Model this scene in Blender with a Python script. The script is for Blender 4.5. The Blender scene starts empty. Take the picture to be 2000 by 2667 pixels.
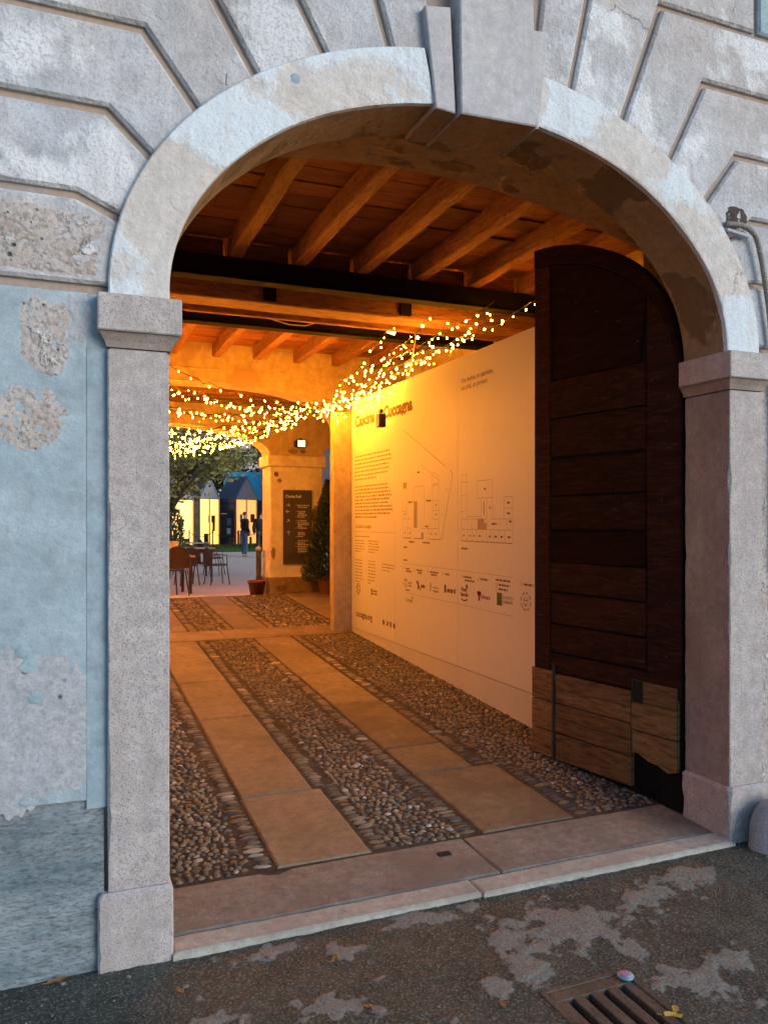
import bpy, bmesh, math, random
from mathutils import Vector, Matrix, noise
R = math.radians
random.seed(7)
SC = bpy.context.scene
COL = SC.collection

# ------------------------------------------------------------------ camera
cd = bpy.data.cameras.new("camera"); cam = bpy.data.objects.new("camera", cd); COL.objects.link(cam)
cam.location = (0, -3.1, 1.683); cam.rotation_euler = (R(90), 0, -math.atan(830 / 2037))
cd.sensor_fit = 'HORIZONTAL'; cd.sensor_width = 36; cd.lens = 36 * 2037 / 2000
cd.shift_y = 21.5 / 2000; cd.clip_end = 1500; cd.clip_start = 0.05
SC.camera = cam
# ------------------------------------------------------------------ sky, sun, exposure
SUN_EL, SUN_AZ = R(14), R(145)
w = bpy.data.worlds.new("World"); SC.world = w; w.use_nodes = True
nt = w.node_tree; nt.nodes.clear()
sky = nt.nodes.new('ShaderNodeTexSky'); sky.sky_type = 'NISHITA'; sky.sun_disc = False
sky.sun_elevation = SUN_EL; sky.sun_rotation = SUN_AZ; sky.air_density = 1.0; sky.dust_density = 0.5; sky.ozone_density = 4.0
bg = nt.nodes.new('ShaderNodeBackground'); bg.inputs[1].default_value = 0.13
wo = nt.nodes.new('ShaderNodeOutputWorld')
nt.links.new(sky.outputs[0], bg.inputs[0]); nt.links.new(bg.outputs[0], wo.inputs[0])
sl = bpy.data.lights.new("sun", 'SUN'); sl.energy = 1.0; sl.angle = R(40); sl.color = (1, .96, .90)
so = bpy.data.objects.new("sun", sl); COL.objects.link(so); so.location = (0, -20, 20)
sd = Vector((math.sin(SUN_AZ) * math.cos(SUN_EL), math.cos(SUN_AZ) * math.cos(SUN_EL), math.sin(SUN_EL)))
so.rotation_euler = sd.to_track_quat('Z', 'Y').to_euler()
SC.view_settings.view_transform = 'Standard'; SC.view_settings.look = 'None'
SC.view_settings.exposure = 1.02; SC.view_settings.gamma = 1
SC.render.engine = 'CYCLES'
SC.cycles.use_denoising = True
SC.cycles.use_adaptive_sampling = True; SC.cycles.adaptive_threshold = 0.025
SC.cycles.max_bounces = 4; SC.cycles.diffuse_bounces = 3; SC.cycles.glossy_bounces = 2
SC.cycles.sample_clamp_indirect = 4.0
BULB = 150.0

# ------------------------------------------------------------------ materials
def mat(name, c1, c2, scale=3.0, rough=.85, bump=.3, bscale=60, speck=None, sscale=220, samt=.5, patch=None, pscale=1.6, pth=.56,
        stretch=(1, 1, 1), var=.0, spec=.3, pits=None, metal=0., bdist=.004, psoft=.03, attr=None, coord='pos', mott=.25, cracks=0, streak=None):
    m = bpy.data.materials.new(name); m.use_nodes = True
    n = m.node_tree.nodes; l = m.node_tree.links; b = n['Principled BSDF']
    g = n.new('ShaderNodeNewGeometry'); vec = g.outputs['Position']
    if coord == 'obj':
        vec = n.new('ShaderNodeTexCoord').outputs['Object']
    mp = n.new('ShaderNodeMapping'); mp.inputs['Scale'].default_value = stretch; l.new(vec, mp.inputs[0]); vec = mp.outputs[0]
    oi = n.new('ShaderNodeObjectInfo')
    if coord == 'obj':
        ad = n.new('ShaderNodeVectorMath'); ad.operation = 'MULTIPLY_ADD'; l.new(oi.outputs['Random'], ad.inputs[0]); ad.inputs[1].default_value = (17, 31, 23); l.new(vec, ad.inputs[2]); vec = ad.outputs[0]
    def nz(s, d=3, r=.6, off=None):
        t = n.new('ShaderNodeTexNoise'); t.inputs['Scale'].default_value = s; t.inputs['Detail'].default_value = d; t.inputs['Roughness'].default_value = r
        v = vec
        if off:
            a = n.new('ShaderNodeVectorMath'); a.inputs[1].default_value = (off, off * .7, -off); l.new(vec, a.inputs[0]); v = a.outputs[0]
        l.new(v, t.inputs['Vector']); return t.outputs['Fac']
    def ramp(f, a, bb):
        r_ = n.new('ShaderNodeMapRange'); r_.inputs[1].default_value = a; r_.inputs[2].default_value = bb; l.new(f, r_.inputs[0]); return r_.outputs[0]
    def mix(f, A, B, mode='MIX'):
        x = n.new('ShaderNodeMix'); x.data_type = 'RGBA'; x.blend_type = mode
        if isinstance(f, float): x.inputs[0].default_value = f
        else: l.new(f, x.inputs[0])
        for i, v in ((6, A), (7, B)):
            if isinstance(v, tuple): x.inputs[i].default_value = (*v, 1)
            else: l.new(v, x.inputs[i])
        return x.outputs[2]
    col = mix(ramp(nz(scale), .35, .65), c1, c2)
    col = mix(ramp(nz(scale * 7, 4, .7, 5.3), .3, .75), col, mix(mott, col, (.02, .018, .015)))
    ph = None
    if patch:
        ph = ramp(nz(pscale, 6, .55, 11.1), pth, pth + psoft); col = mix(ph, col, patch)
    if attr:
        at = n.new('ShaderNodeAttribute'); at.attribute_name = attr[0]
        sm = n.new('ShaderNodeMath'); sm.operation = 'ADD'; l.new(at.outputs['Fac'], sm.inputs[0]); nm = n.new('ShaderNodeMath'); nm.operation = 'MULTIPLY'; nm.inputs[1].default_value = 1.7; l.new(nz(16, 6, .78, 2.2), nm.inputs[0]); l.new(nm.outputs[0], sm.inputs[1])
        ph = ramp(sm.outputs[0], 1.16, 1.36)
        col = mix(ph, col, mix(ramp(nz(90, 3, .6), .35, .7), attr[1], attr[2]))
    if streak:
        sv = n.new('ShaderNodeMapping'); sv.inputs['Scale'].default_value = (7, 7, .55); l.new(g.outputs['Position'], sv.inputs[0])
        st = n.new('ShaderNodeTexNoise'); st.inputs['Scale'].default_value = 1.6; st.inputs['Detail'].default_value = 5; st.inputs['Roughness'].default_value = .7; l.new(sv.outputs[0], st.inputs['Vector'])
        sm_ = n.new('ShaderNodeMath'); sm_.operation = 'MULTIPLY'; l.new(ramp(st.outputs['Fac'], .5, .72), sm_.inputs[0]); sm_.inputs[1].default_value = .55
        col = mix(sm_.outputs[0], col, streak)
    cf = None
    if cracks:
        wv = n.new('ShaderNodeTexNoise'); wv.inputs['Scale'].default_value = 6; wv.inputs['Detail'].default_value = 4; l.new(vec, wv.inputs['Vector'])
        wa = n.new('ShaderNodeVectorMath'); wa.operation = 'MULTIPLY_ADD'; l.new(wv.outputs['Color'], wa.inputs[0]); wa.inputs[1].default_value = (.25, .25, .25); l.new(vec, wa.inputs[2])
        vo2 = n.new('ShaderNodeTexVoronoi'); vo2.feature = 'DISTANCE_TO_EDGE'; vo2.inputs['Scale'].default_value = cracks; l.new(wa.outputs[0], vo2.inputs['Vector'])
        ce = ramp(vo2.outputs['Distance'], .0, .007); ck = ramp(nz(cracks * .8, 3, .6, 14.2), .54, .60)
        cm = n.new('ShaderNodeMath'); cm.operation = 'MULTIPLY'; iv = n.new('ShaderNodeMath'); iv.operation = 'SUBTRACT'; iv.inputs[0].default_value = 1; l.new(ce, iv.inputs[1]); l.new(iv.outputs[0], cm.inputs[0]); l.new(ck, cm.inputs[1]); cf = cm.outputs[0]
        cl_ = n.new('ShaderNodeMath'); cl_.operation = 'MULTIPLY'; l.new(cf, cl_.inputs[0]); cl_.inputs[1].default_value = .4
        col = mix(cl_.outputs[0], col, mix(.75, col, (.05, .045, .04)))
    if speck:
        col = mix(ramp(nz(sscale, 2, .5, 3.1), .52, .64), col, mix(samt, col, speck))
    pf = None
    if pits:
        vo = n.new('ShaderNodeTexVoronoi'); vo.inputs['Scale'].default_value = pits; l.new(vec, vo.inputs['Vector'])
        pm = n.new('ShaderNodeMath'); pm.operation = 'MULTIPLY_ADD'; l.new(nz(pits * .35, 3, .6, 6.1), pm.inputs[0]); pm.inputs[1].default_value = .9; l.new(vo.outputs['Distance'], pm.inputs[2])
        pf = ramp(pm.outputs[0], .42, .56)
        col = mix(pf, (.10, .085, .075), col)
    if var:
        hs = n.new('ShaderNodeHueSaturation'); l.new(col, hs.inputs['Color'])
        mr = n.new('ShaderNodeMapRange'); mr.inputs[3].default_value = 1 - var; mr.inputs[4].default_value = 1 + var; l.new(oi.outputs['Random'], mr.inputs[0]); l.new(mr.outputs[0], hs.inputs['Value'])
        col = hs.outputs[0]
    l.new(col, b.inputs['Base Color'])
    b.inputs['Roughness'].default_value = rough; b.inputs['Specular IOR Level'].default_value = spec; b.inputs['Metallic'].default_value = metal
    if bump:
        h = n.new('ShaderNodeMath'); h.operation = 'ADD'; l.new(nz(bscale, 3, .65, 1.7), h.inputs[0])
        h2 = n.new('ShaderNodeMath'); h2.operation = 'MULTIPLY'; h2.inputs[1].default_value = 2.0; l.new(nz(bscale * .18, 3, .6, 8.8), h2.inputs[0]); l.new(h2.outputs[0], h.inputs[1])
        hh = h.outputs[0]
        for f, k in ((ph, .8), (pf, .8), (cf, -1.2)):
            if f is not None:
                q = n.new('ShaderNodeMath'); q.operation = 'MULTIPLY_ADD'; l.new(f, q.inputs[0]); q.inputs[1].default_value = k; l.new(hh, q.inputs[2]); hh = q.outputs[0]
        bn = n.new('ShaderNodeBump'); bn.inputs['Strength'].default_value = bump; bn.inputs['Distance'].default_value = bdist; l.new(hh, bn.inputs['Height']); l.new(bn.outputs[0], b.inputs['Normal'])
    return m
def flat(name, c, rough=.6, metal=0., spec=.4):
    return mat(name, c, tuple(x * .85 for x in c), 8, rough, .15, 90, metal=metal, spec=spec)
def emit(name, c, s, base=(.8, .8, .8)):
    m = bpy.data.materials.new(name); m.use_nodes = True; b = m.node_tree.nodes['Principled BSDF']
    b.inputs['Base Color'].default_value = (*base, 1); b.inputs['Emission Color'].default_value = (*c, 1); b.inputs['Emission Strength'].default_value = s
    return m
MT = {}
MT['plaster'] = mat('plaster_block', (.54, .50, .48), (.55, .58, .61), 1.1, .9, .6, 34, speck=(.28, .25, .23), sscale=100, samt=.4, patch=(.64, .65, .65), pscale=2.0, pth=.55, var=.07, bdist=.014, psoft=.06, cracks=1.6, streak=(.38, .35, .34), mott=.4)
MT['plasterL'] = mat('repair_plaster', (.34, .45, .495), (.43, .50, .53), 1.4, .9, .5, 40, speck=(.24, .29, .32), sscale=110, samt=.35, patch=(.47, .49, .51), pscale=1.3, pth=.52, psoft=.14, bdist=.010, streak=(.29, .34, .37), mott=.4)
MT['plasterS'] = mat('repair_strip_plaster', (.315, .415, .46), (.385, .46, .50), 1.8, .9, .5, 40, mott=.4, streak=(.27, .33, .37), bdist=.010)
MT['groove'] = mat('groove_mortar', (.42, .31, .23), (.36, .30, .27), 5, .95, .5, 60)
MT['rubble'] = mat('exposed_conglomerate', (.46, .39, .34), (.54, .49, .46), 6, .95, .9, 32, speck=(.22, .18, .16), sscale=60, samt=.6, pits=24, bdist=.014, patch=(.60, .57, .55), pscale=9, pth=.58, psoft=.06)
MT['rubbleG'] = mat('pitted_plaster', (.44, .455, .475), (.49, .49, .50), 4, .95, .7, 40, speck=(.27, .27, .28), sscale=90, samt=.45, pits=17, bdist=.008, streak=(.34, .33, .33), mott=.4)
MT['basew'] = mat('damp_base_stone', (.19, .25, .275), (.36, .385, .395), 2.4, .9, .9, 34, speck=(.07, .08, .08), sscale=70, samt=.5, patch=(.11, .12, .125), pscale=1.7, pth=.52, psoft=.2, stretch=(.6, 1, 1.6), bdist=.016, mott=.5)
MT['arch'] = mat('archivolt_plaster', (.64, .57, .51), (.66, .62, .58), 2.4, .9, .6, 36, speck=(.42, .37, .33), sscale=100, samt=.35, patch=(.62, .68, .71), pscale=2.1, pth=.47, psoft=.05, bdist=.010, cracks=2.2, streak=(.47, .41, .37), mott=.3)
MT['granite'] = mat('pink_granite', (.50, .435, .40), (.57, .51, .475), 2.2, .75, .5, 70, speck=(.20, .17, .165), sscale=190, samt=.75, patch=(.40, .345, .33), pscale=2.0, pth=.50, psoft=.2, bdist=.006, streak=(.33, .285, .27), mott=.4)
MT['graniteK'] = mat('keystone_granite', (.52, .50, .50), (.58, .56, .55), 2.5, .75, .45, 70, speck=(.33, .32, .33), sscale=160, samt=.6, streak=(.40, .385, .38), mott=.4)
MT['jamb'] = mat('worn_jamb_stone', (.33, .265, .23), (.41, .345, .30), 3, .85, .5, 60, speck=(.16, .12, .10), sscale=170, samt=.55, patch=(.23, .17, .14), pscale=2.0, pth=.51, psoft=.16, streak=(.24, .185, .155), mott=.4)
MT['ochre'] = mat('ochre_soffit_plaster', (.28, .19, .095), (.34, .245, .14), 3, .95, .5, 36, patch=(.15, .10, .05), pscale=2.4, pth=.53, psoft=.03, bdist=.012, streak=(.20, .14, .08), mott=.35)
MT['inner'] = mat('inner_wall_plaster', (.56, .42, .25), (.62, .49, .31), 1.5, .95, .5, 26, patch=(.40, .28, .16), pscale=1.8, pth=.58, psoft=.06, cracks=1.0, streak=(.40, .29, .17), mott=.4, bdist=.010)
MT['asphalt'] = mat('worn_asphalt', (.050, .052, .036), (.092, .092, .064), 4.5, .75, 1.0, 100, speck=(.27, .27, .22), sscale=100, samt=.5, attr=('patch', (.16, .168, .14), (.27, .28, .24)), bdist=.012, spec=.4, cracks=1.1, mott=.55)
MT['thresh'] = mat('threshold_granite', (.25, .228, .195), (.31, .288, .245), 3, .8, .5, 70, speck=(.13, .118, .10), sscale=160, samt=.65, patch=(.17, .15, .125), pscale=2.2, pth=.50, psoft=.16, mott=.55, bdist=.006)
MT['slab'] = mat('paving_granite', (.23, .175, .112), (.29, .225, .15), 2.5, .75, .5, 70, speck=(.11, .085, .055), sscale=170, samt=.65, var=.2, patch=(.15, .112, .072), pscale=2.6, pth=.50, psoft=.18, mott=.5, bdist=.006)
MT['bed'] = mat('cobble_bed', (.045, .036, .027), (.085, .066, .047), 14, .95, .8, 110, bdist=.008)
MT['cob'] = mat('river_cobble', (.10, .078, .054), (.20, .155, .108), 9, .65, .3, 100, speck=(.08, .062, .046), sscale=120, samt=.3, var=.45, spec=.4)
MT['cobw'] = mat('pale_cobble', (.32, .29, .25), (.40, .36, .32), 9, .55, .2, 120, var=.15)
MT['cobd'] = mat('dark_cobble', (.04, .04, .042), (.075, .07, .07), 9, .55, .2, 120, var=.3, spec=.5)
MT['joist'] = mat('joist_wood', (.38, .17, .07), (.26, .105, .042), 5, .8, .8, 45, stretch=(8, 1, 8), var=.2, speck=(.08, .04, .02), sscale=16, samt=.5, bdist=.010, patch=(.20, .085, .035), pscale=2.5, pth=.58, psoft=.15)
MT['board'] = mat('ceiling_board_wood', (.34, .12, .05), (.22, .08, .034), 4, .85, .7, 40, stretch=(1, 9, 9), var=.35, speck=(.06, .03, .018), sscale=14, samt=.45, bdist=.008)
MT['timber'] = mat('old_beam_timber', (.30, .14, .06), (.19, .085, .04), 4, .8, .6, 40, stretch=(1, 6, 8), speck=(.04, .02, .012), sscale=9, samt=.6)
MT['steel'] = mat('black_painted_steel', (.008, .007, .007), (.012, .010, .009), 5, .9, .1, 90, spec=.05)
MT['iron'] = mat('rusty_iron', (.05, .045, .045), (.09, .07, .06), 9, .6, .3, 110, metal=.6)
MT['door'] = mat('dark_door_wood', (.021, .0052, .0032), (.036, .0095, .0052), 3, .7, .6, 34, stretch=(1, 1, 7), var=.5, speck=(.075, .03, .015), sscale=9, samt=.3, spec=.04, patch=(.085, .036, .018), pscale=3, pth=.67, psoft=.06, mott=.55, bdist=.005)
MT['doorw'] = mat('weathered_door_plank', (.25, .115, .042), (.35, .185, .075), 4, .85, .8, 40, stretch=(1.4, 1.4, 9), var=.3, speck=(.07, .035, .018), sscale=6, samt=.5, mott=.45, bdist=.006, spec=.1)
MT['panel'] = mat('white_panel', (.74, .71, .67), (.76, .73, .69), .8, .5, .03, 60, spec=.3, mott=.03)
MT['skylit_edge'] = mat('skylit_edge_granite', (.44, .42, .35), (.52, .50, .42), 3, .8, .5, 70, speck=(.26, .24, .2), sscale=170, samt=.55, patch=(.33, .31, .26), pscale=2.6, pth=.54, psoft=.12, mott=.45)  # threshold granite in a paler colour, imitating skylight on its front edge
MT['pierp'] = mat('pale_pier_plaster', (.76, .66, .48), (.80, .71, .54), 1.5, .95, .5, 26, patch=(.58, .46, .30), pscale=2.2, pth=.60, psoft=.05, mott=.3, bdist=.008)
MT['skirt'] = mat('panel_skirting_board', (.66, .62, .57), (.70, .66, .61), 3, .7, .15, 60, mott=.08)
MT['print'] = flat('brown_print', (.24, .16, .10), .8, spec=.1)
MT['printg'] = flat('grey_print', (.40, .33, .25), .8, spec=.1)
MT['printl'] = flat('pale_print', (.52, .44, .34), .8, spec=.1)
MT['printr'] = flat('red_print', (.35, .03, .03), .8, spec=.1)
MT['printgn'] = flat('green_print', (.22, .26, .10), .8, spec=.1)
MT['sign'] = mat('sign_plate', (.055, .048, .040), (.07, .06, .05), 5, .5, .05, 60)
MT['signw'] = flat('sign_lettering', (.75, .72, .68), .7)
MT['black'] = flat('black_plastic', (.012, .012, .013), .45)
MT['wire'] = flat('dark_green_wire', (.012, .016, .010), .5)
MT['cable'] = flat('white_cable', (.55, .5, .42), .5)
MT['conduit'] = flat('grey_corrugated_conduit', (.34, .30, .25), .55)
MT['pipe'] = flat('pale_plastic_pipe', (.45, .50, .54), .4)
MT['bulb'] = emit('lit_bulb', (1, .325, .016), BULB, (1, .8, .5))
def _vary(m, lo, hi):
    n = m.node_tree.nodes; l = m.node_tree.links; oi = n.new('ShaderNodeObjectInfo'); p = n.new('ShaderNodeMath'); p.operation = 'POWER'; p.inputs[1].default_value = 2.0; l.new(oi.outputs['Random'], p.inputs[0])
    r_ = n.new('ShaderNodeMapRange'); r_.inputs[3].default_value = lo; r_.inputs[4].default_value = hi; l.new(p.outputs[0], r_.inputs[0]); l.new(r_.outputs[0], n['Principled BSDF'].inputs['Emission Strength'])
_vary(MT['bulb'], BULB * .35, BULB * 2.3)
MT['lens'] = emit('lit_lens', (1, .7, .35), 1.2)
MT['glassy'] = flat('lantern_glass', (.55, .5, .4), .15, spec=.8)
MT['gravel'] = mat('courtyard_gravel', (.76, .56, .41), (.80, .63, .48), 3, .95, .6, 60, speck=(.5, .36, .26), sscale=30, samt=.4, bdist=.01)
MT['lawn'] = mat('lawn_grass', (.06, .11, .03), (.09, .15, .045), 4, .95, .8, 20, bdist=.03)
MT['leafd'] = mat('dark_leaf', (.055, .095, .032), (.09, .135, .042), 6, .6, 0, var=.4)
MT['leaf'] = mat('green_leaf', (.15, .15, .04), (.21, .19, .055), 6, .6, 0, var=.4)
MT['bark'] = mat('bark', (.06, .045, .035), (.10, .08, .06), 10, .95, .8, 30, bdist=.01)
MT['terra'] = mat('terracotta_plastic', (.16, .05, .03), (.20, .065, .035), 5, .6, .1, 60)
MT['cane'] = mat('brown_chair_weave', (.045, .028, .018), (.07, .042, .026), 30, .6, .4, 120)
MT['cmetal'] = flat('brown_chair_metal', (.10, .065, .04), .4, metal=.5)
MT['top'] = mat('table_top_wood', (.42, .33, .25), (.50, .40, .30), 5, .6, .1, 60, stretch=(1, 6, 6))
MT['kdark'] = mat('dark_stained_slat', (.08, .095, .12), (.11, .125, .15), 4, .8, .2, 60, stretch=(1, 1, 6), var=.25)
MT['kframe'] = mat('kiosk_pale_timber', (.62, .50, .36), (.68, .56, .42), 4, .7, .1, 60)
MT['kwhite'] = mat('kiosk_white_board', (.66, .63, .60), (.70, .67, .64), 3, .7, .1, 60)
MT['klit'] = emit('kiosk_lit_window', (1, .50, .05), 1.15)
MT['klit2'] = emit('kiosk_lit_orange_window', (1, .36, .035), .75)
MT['turq'] = mat('turquoise_sheet', (.08, .70, .90), (.10, .74, .94), 2, .5, .1, 40)
MT['wallfar'] = mat('far_plaster', (.42, .37, .33), (.46, .41, .36), .3, .9, .1, 10)
MT['roof'] = mat('far_roof', (.20, .11, .08), (.26, .15, .10), 2, .9, .2, 10)
MT['glass'] = flat('far_window', (.04, .05, .06), .15, spec=.6)
MT['skin'] = flat('skin', (.45, .28, .2), .6)
MT['jack'] = mat('dark_jacket', (.012, .011, .013), (.02, .018, .02), 10, .8, .3, 60)
MT['jack2'] = mat('black_jacket', (.010, .009, .009), (.018, .016, .015), 10, .7, .3, 60)
MT['jeans'] = mat('blue_jeans', (.07, .13, .22), (.10, .17, .27), 10, .85, .3, 90)
MT['trous'] = mat('dark_trousers', (.03, .025, .022), (.045, .038, .033), 10, .85, .3, 90)
MT['hair'] = flat('dark_hair', (.012, .009, .008), .6)
MT['shoe'] = flat('pale_shoe', (.4, .4, .42), .6)
MT['coat'] = flat('brown_sleeve', (.12, .05, .03), .8)
MT['paper'] = mat('menu_paper', (.70, .62, .48), (.74, .66, .52), 4, .8, .1, 30)
MT['rust'] = mat('rusty_cast_iron', (.11, .085, .06), (.16, .125, .09), 6, .7, .5, 90, speck=(.05, .04, .03), sscale=60, samt=.5, metal=.2)
MT['void'] = flat('drain_void', (.006, .005, .005), .9)
MT['yleaf'] = mat('yellow_leaf', (.55, .38, .05), (.62, .45, .10), 30, .7, .2, 90)
MT['bleaf'] = mat('brown_leaf', (.30, .15, .06), (.38, .2, .09), 30, .8, .2, 90)
MT['gum'] = flat('pale_spot', (.40, .40, .38), .8)
MT['capb'] = flat('pink_blue_cap', (.45, .30, .42), .4)
MT['capr'] = flat('blue_cap_rim', (.20, .36, .46), .4)
MT['hole_dark'] = mat('hole_shade_stone', (.05, .04, .034), (.085, .07, .058), 8, .95, .7, 50)  # near black, stands in for the shade inside the wall hole

# ------------------------------------------------------------------ helpers
class MB:
    def __init__(s): s.v = []; s.f = []
    def add(s, vs, fs):
        o = len(s.v); s.v += [tuple(p) for p in vs]; s.f += [tuple(i + o for i in f) for f in fs]; return s
    def box(s, x0, x1, y0, y1, z0, z1, b=0, M=None):
        if b:
            vs = []; idx = {}
            for ix, X in ((0, x0), (1, x1)):
                for iy, Y in ((0, y0), (1, y1)):
                    for iz, Z in ((0, z0), (1, z1)):
                        sx, sy, sz = (b if ix == 0 else -b), (b if iy == 0 else -b), (b if iz == 0 else -b)
                        idx[ix, iy, iz, 0] = len(vs); vs.append((X, Y + sy, Z + sz))
                        idx[ix, iy, iz, 1] = len(vs); vs.append((X + sx, Y, Z + sz))
                        idx[ix, iy, iz, 2] = len(vs); vs.append((X + sx, Y + sy, Z))
            fs = []
            q = [(0, 0), (1, 0), (1, 1), (0, 1)]
            for i in (0, 1):
                o = 1 if i else -1
                fs.append([idx[i, a, c, 0] for a, c in q][::o]); fs.append([idx[a, i, c, 1] for a, c in q][::-o]); fs.append([idx[a, c, i, 2] for a, c in q][::o])
            for i in (0, 1):
                for j in (0, 1):
                    fs.append((idx[i, j, 0, 0], idx[i, j, 1, 0], idx[i, j, 1, 1], idx[i, j, 0, 1]))
                    fs.append((idx[i, 0, j, 0], idx[i, 1, j, 0], idx[i, 1, j, 2], idx[i, 0, j, 2]))
                    fs.append((idx[0, i, j, 1], idx[1, i, j, 1], idx[1, i, j, 2], idx[0, i, j, 2]))
                    for k in (0, 1): fs.append((idx[i, j, k, 0], idx[i, j, k, 1], idx[i, j, k, 2]))
        else:
            vs = [(x, y, z) for x in (x0, x1) for y in (y0, y1) for z in (z0, z1)]
            fs = [(0, 1, 3, 2), (4, 6, 7, 5), (0, 4, 5, 1), (2, 3, 7, 6), (0, 2, 6, 4), (1, 5, 7, 3)]
        if M is not None: vs = [M @ Vector(p) for p in vs]
        return s.add(vs, fs)
    def tube(s, path, r, n=6, cap=True):
        rs = r if isinstance(r, (list, tuple)) else [r] * len(path)
        vs = []; fs = []; P = [Vector(p) for p in path]
        for i, p in enumerate(P):
            t = (P[min(i + 1, len(P) - 1)] - P[max(i - 1, 0)]).normalized()
            a = t.cross(Vector((0, 0, 1)) if abs(t.z) < .95 else Vector((1, 0, 0))).normalized(); c = t.cross(a)
            for k in range(n):
                q = 2 * math.pi * k / n; vs.append(p + (a * math.cos(q) + c * math.sin(q)) * rs[i])
        for i in range(len(P) - 1):
            for k in range(n): fs.append((i * n + k, i * n + (k + 1) % n, (i + 1) * n + (k + 1) % n, (i + 1) * n + k))
        if cap: fs.append(tuple(range(n))[::-1]); fs.append(tuple(range((len(P) - 1) * n, len(P) * n)))
        return s.add(vs, fs)
    def lathe(s, prof, c=(0, 0, 0), n=16):
        vs = []; fs = []
        for r_, z in prof:
            for k in range(n): q = 2 * math.pi * k / n; vs.append((c[0] + r_ * math.cos(q), c[1] + r_ * math.sin(q), c[2] + z))
        for i in range(len(prof) - 1):
            for k in range(n): fs.append((i * n + k, i * n + (k + 1) % n, (i + 1) * n + (k + 1) % n, (i + 1) * n + k))
        fs.append(tuple(range(n))[::-1]); fs.append(tuple(range((len(prof) - 1) * n, len(prof) * n)))
        return s.add(vs, fs)
    def quad(s, a, b, c, d): return s.add([a, b, c, d], [(0, 1, 2, 3)])
    def build(s, name, m, parent=None, smooth=False):
        me = bpy.data.meshes.new(name); me.from_pydata(s.v, [], s.f); me.update()
        bm = bmesh.new(); bm.from_mesh(me); bmesh.ops.recalc_face_normals(bm, faces=bm.faces); bm.to_mesh(me); bm.free()
        if smooth:
            for p in me.polygons: p.use_smooth = True
        return link(name, me, m, parent)
def link(name, me, m, parent=None):
    o = bpy.data.objects.new(name, me); COL.objects.link(o)
    if m is not None:
        mm = MT[m] if isinstance(m, str) else m
        if not me.materials: me.materials.append(mm)
    if parent: o.parent = parent
    return o
def tag(o, label, cat, group=None):
    o['label'] = label; o['category'] = cat
    if group: o['group'] = group
    return o
def thing(name, label, cat, loc=(0, 0, 0), rz=0, group=None):
    o = bpy.data.objects.new(name, None); COL.objects.link(o); o.location = loc; o.rotation_euler = (0, 0, rz); o.empty_display_size = .1
    return tag(o, label, cat, group)
def struct(o): o['kind'] = 'structure'; return o
def stuff(o): o['kind'] = 'stuff'; return o
def dup(o, parent=None):
    c = o.copy(); COL.objects.link(c); c.parent = parent
    for ch in list(o.children): dup(ch, c)
    return c
def rn(x, y, z=0, s=1.): return noise.noise(Vector((x * s, y * s, z * s)))
def offset_line(pts, d):
    out = []
    for i, p in enumerate(pts):
        ns = []
        for a, b in ((i - 1, i), (i, i + 1)):
            if 0 <= a and b < len(pts):
                dx, dz = pts[b][0] - pts[a][0], pts[b][1] - pts[a][1]; L = math.hypot(dx, dz); ns.append((-dz / L, dx / L))
        nx = sum(q[0] for q in ns) / len(ns); nz_ = sum(q[1] for q in ns) / len(ns); k = nx * ns[0][0] + nz_ * ns[0][1]; L2 = nx * nx + nz_ * nz_
        out.append((p[0] + nx * d / max(L2, .3), p[1] + nz_ * d / max(L2, .3)))
    return out
def area(p): return .5 * sum(p[i][0] * p[(i + 1) % len(p)][1] - p[(i + 1) % len(p)][0] * p[i][1] for i in range(len(p)))
def inset(poly, d):
    p = poly if area(poly) > 0 else poly[::-1]; q = [p[-1]] + p + [p[0]]
    return offset_line(q, d)[1:-1]
def plate(mb, poly, yf, yb, ch=.01):
    p = poly if area(poly) > 0 else poly[::-1]; n = len(p); i_ = inset(p, ch)
    vs = [(x, yf, z) for x, z in i_] + [(x, yf + ch, z) for x, z in p] + [(x, yb, z) for x, z in p]
    fs = [tuple(range(n))] + [(k, n + k, n + (k + 1) % n, (k + 1) % n) for k in range(n)] + [(n + k, 2 * n + k, 2 * n + (k + 1) % n, n + (k + 1) % n) for k in range(n)]
    mb.add(vs, fs); return mb
def blob(mb, cx, cz, rx, rz_, y, depth=.012, seed=0, sq=2.0, n=84, rings=9, amp=.25, rough=.006):
    vs = [(cx, y - depth, cz)]; fs = []
    for j in range(1, rings + 1):
        t = j / rings
        for k in range(n):
            a = 2 * math.pi * k / n; ca, sa = math.cos(a), math.sin(a)
            rr = (abs(ca) ** sq + abs(sa) ** sq) ** (-1 / sq) * (1 + amp * noise.noise(Vector((ca * 1.7 + seed, sa * 1.7, seed))) + amp * .4 * noise.noise(Vector((ca * 6, sa * 6, seed))) + amp * .35 * noise.noise(Vector((ca * 17, sa * 17, seed))))
            x, z = cx + rx * rr * t * ca, cz + rz_ * rr * t * sa
            d = depth * (1 - t ** 6) + (noise.noise(Vector((x * 28, z * 28, seed))) * rough + noise.noise(Vector((x * 70, z * 70, seed))) * rough * .6) * (1 - t ** 8)
            vs.append((x, y - d, z))
    for k in range(n): fs.append((0, 1 + k, 1 + (k + 1) % n))
    for j in range(rings - 1):
        for k in range(n):
            a, b = 1 + j * n + k, 1 + j * n + (k + 1) % n; fs.append((a, b, b + n, a + n))
    return mb.add(vs, fs)
def zf(y): return .03 + .052 * (y - .4)
AX, AZ = 1.786, 2.56
def ell(a, b, t): return (AX + a * math.cos(t), AZ + b * math.sin(t))
AI, BI, AO, BO = 1.412, .975, 1.637, 1.22

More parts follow.
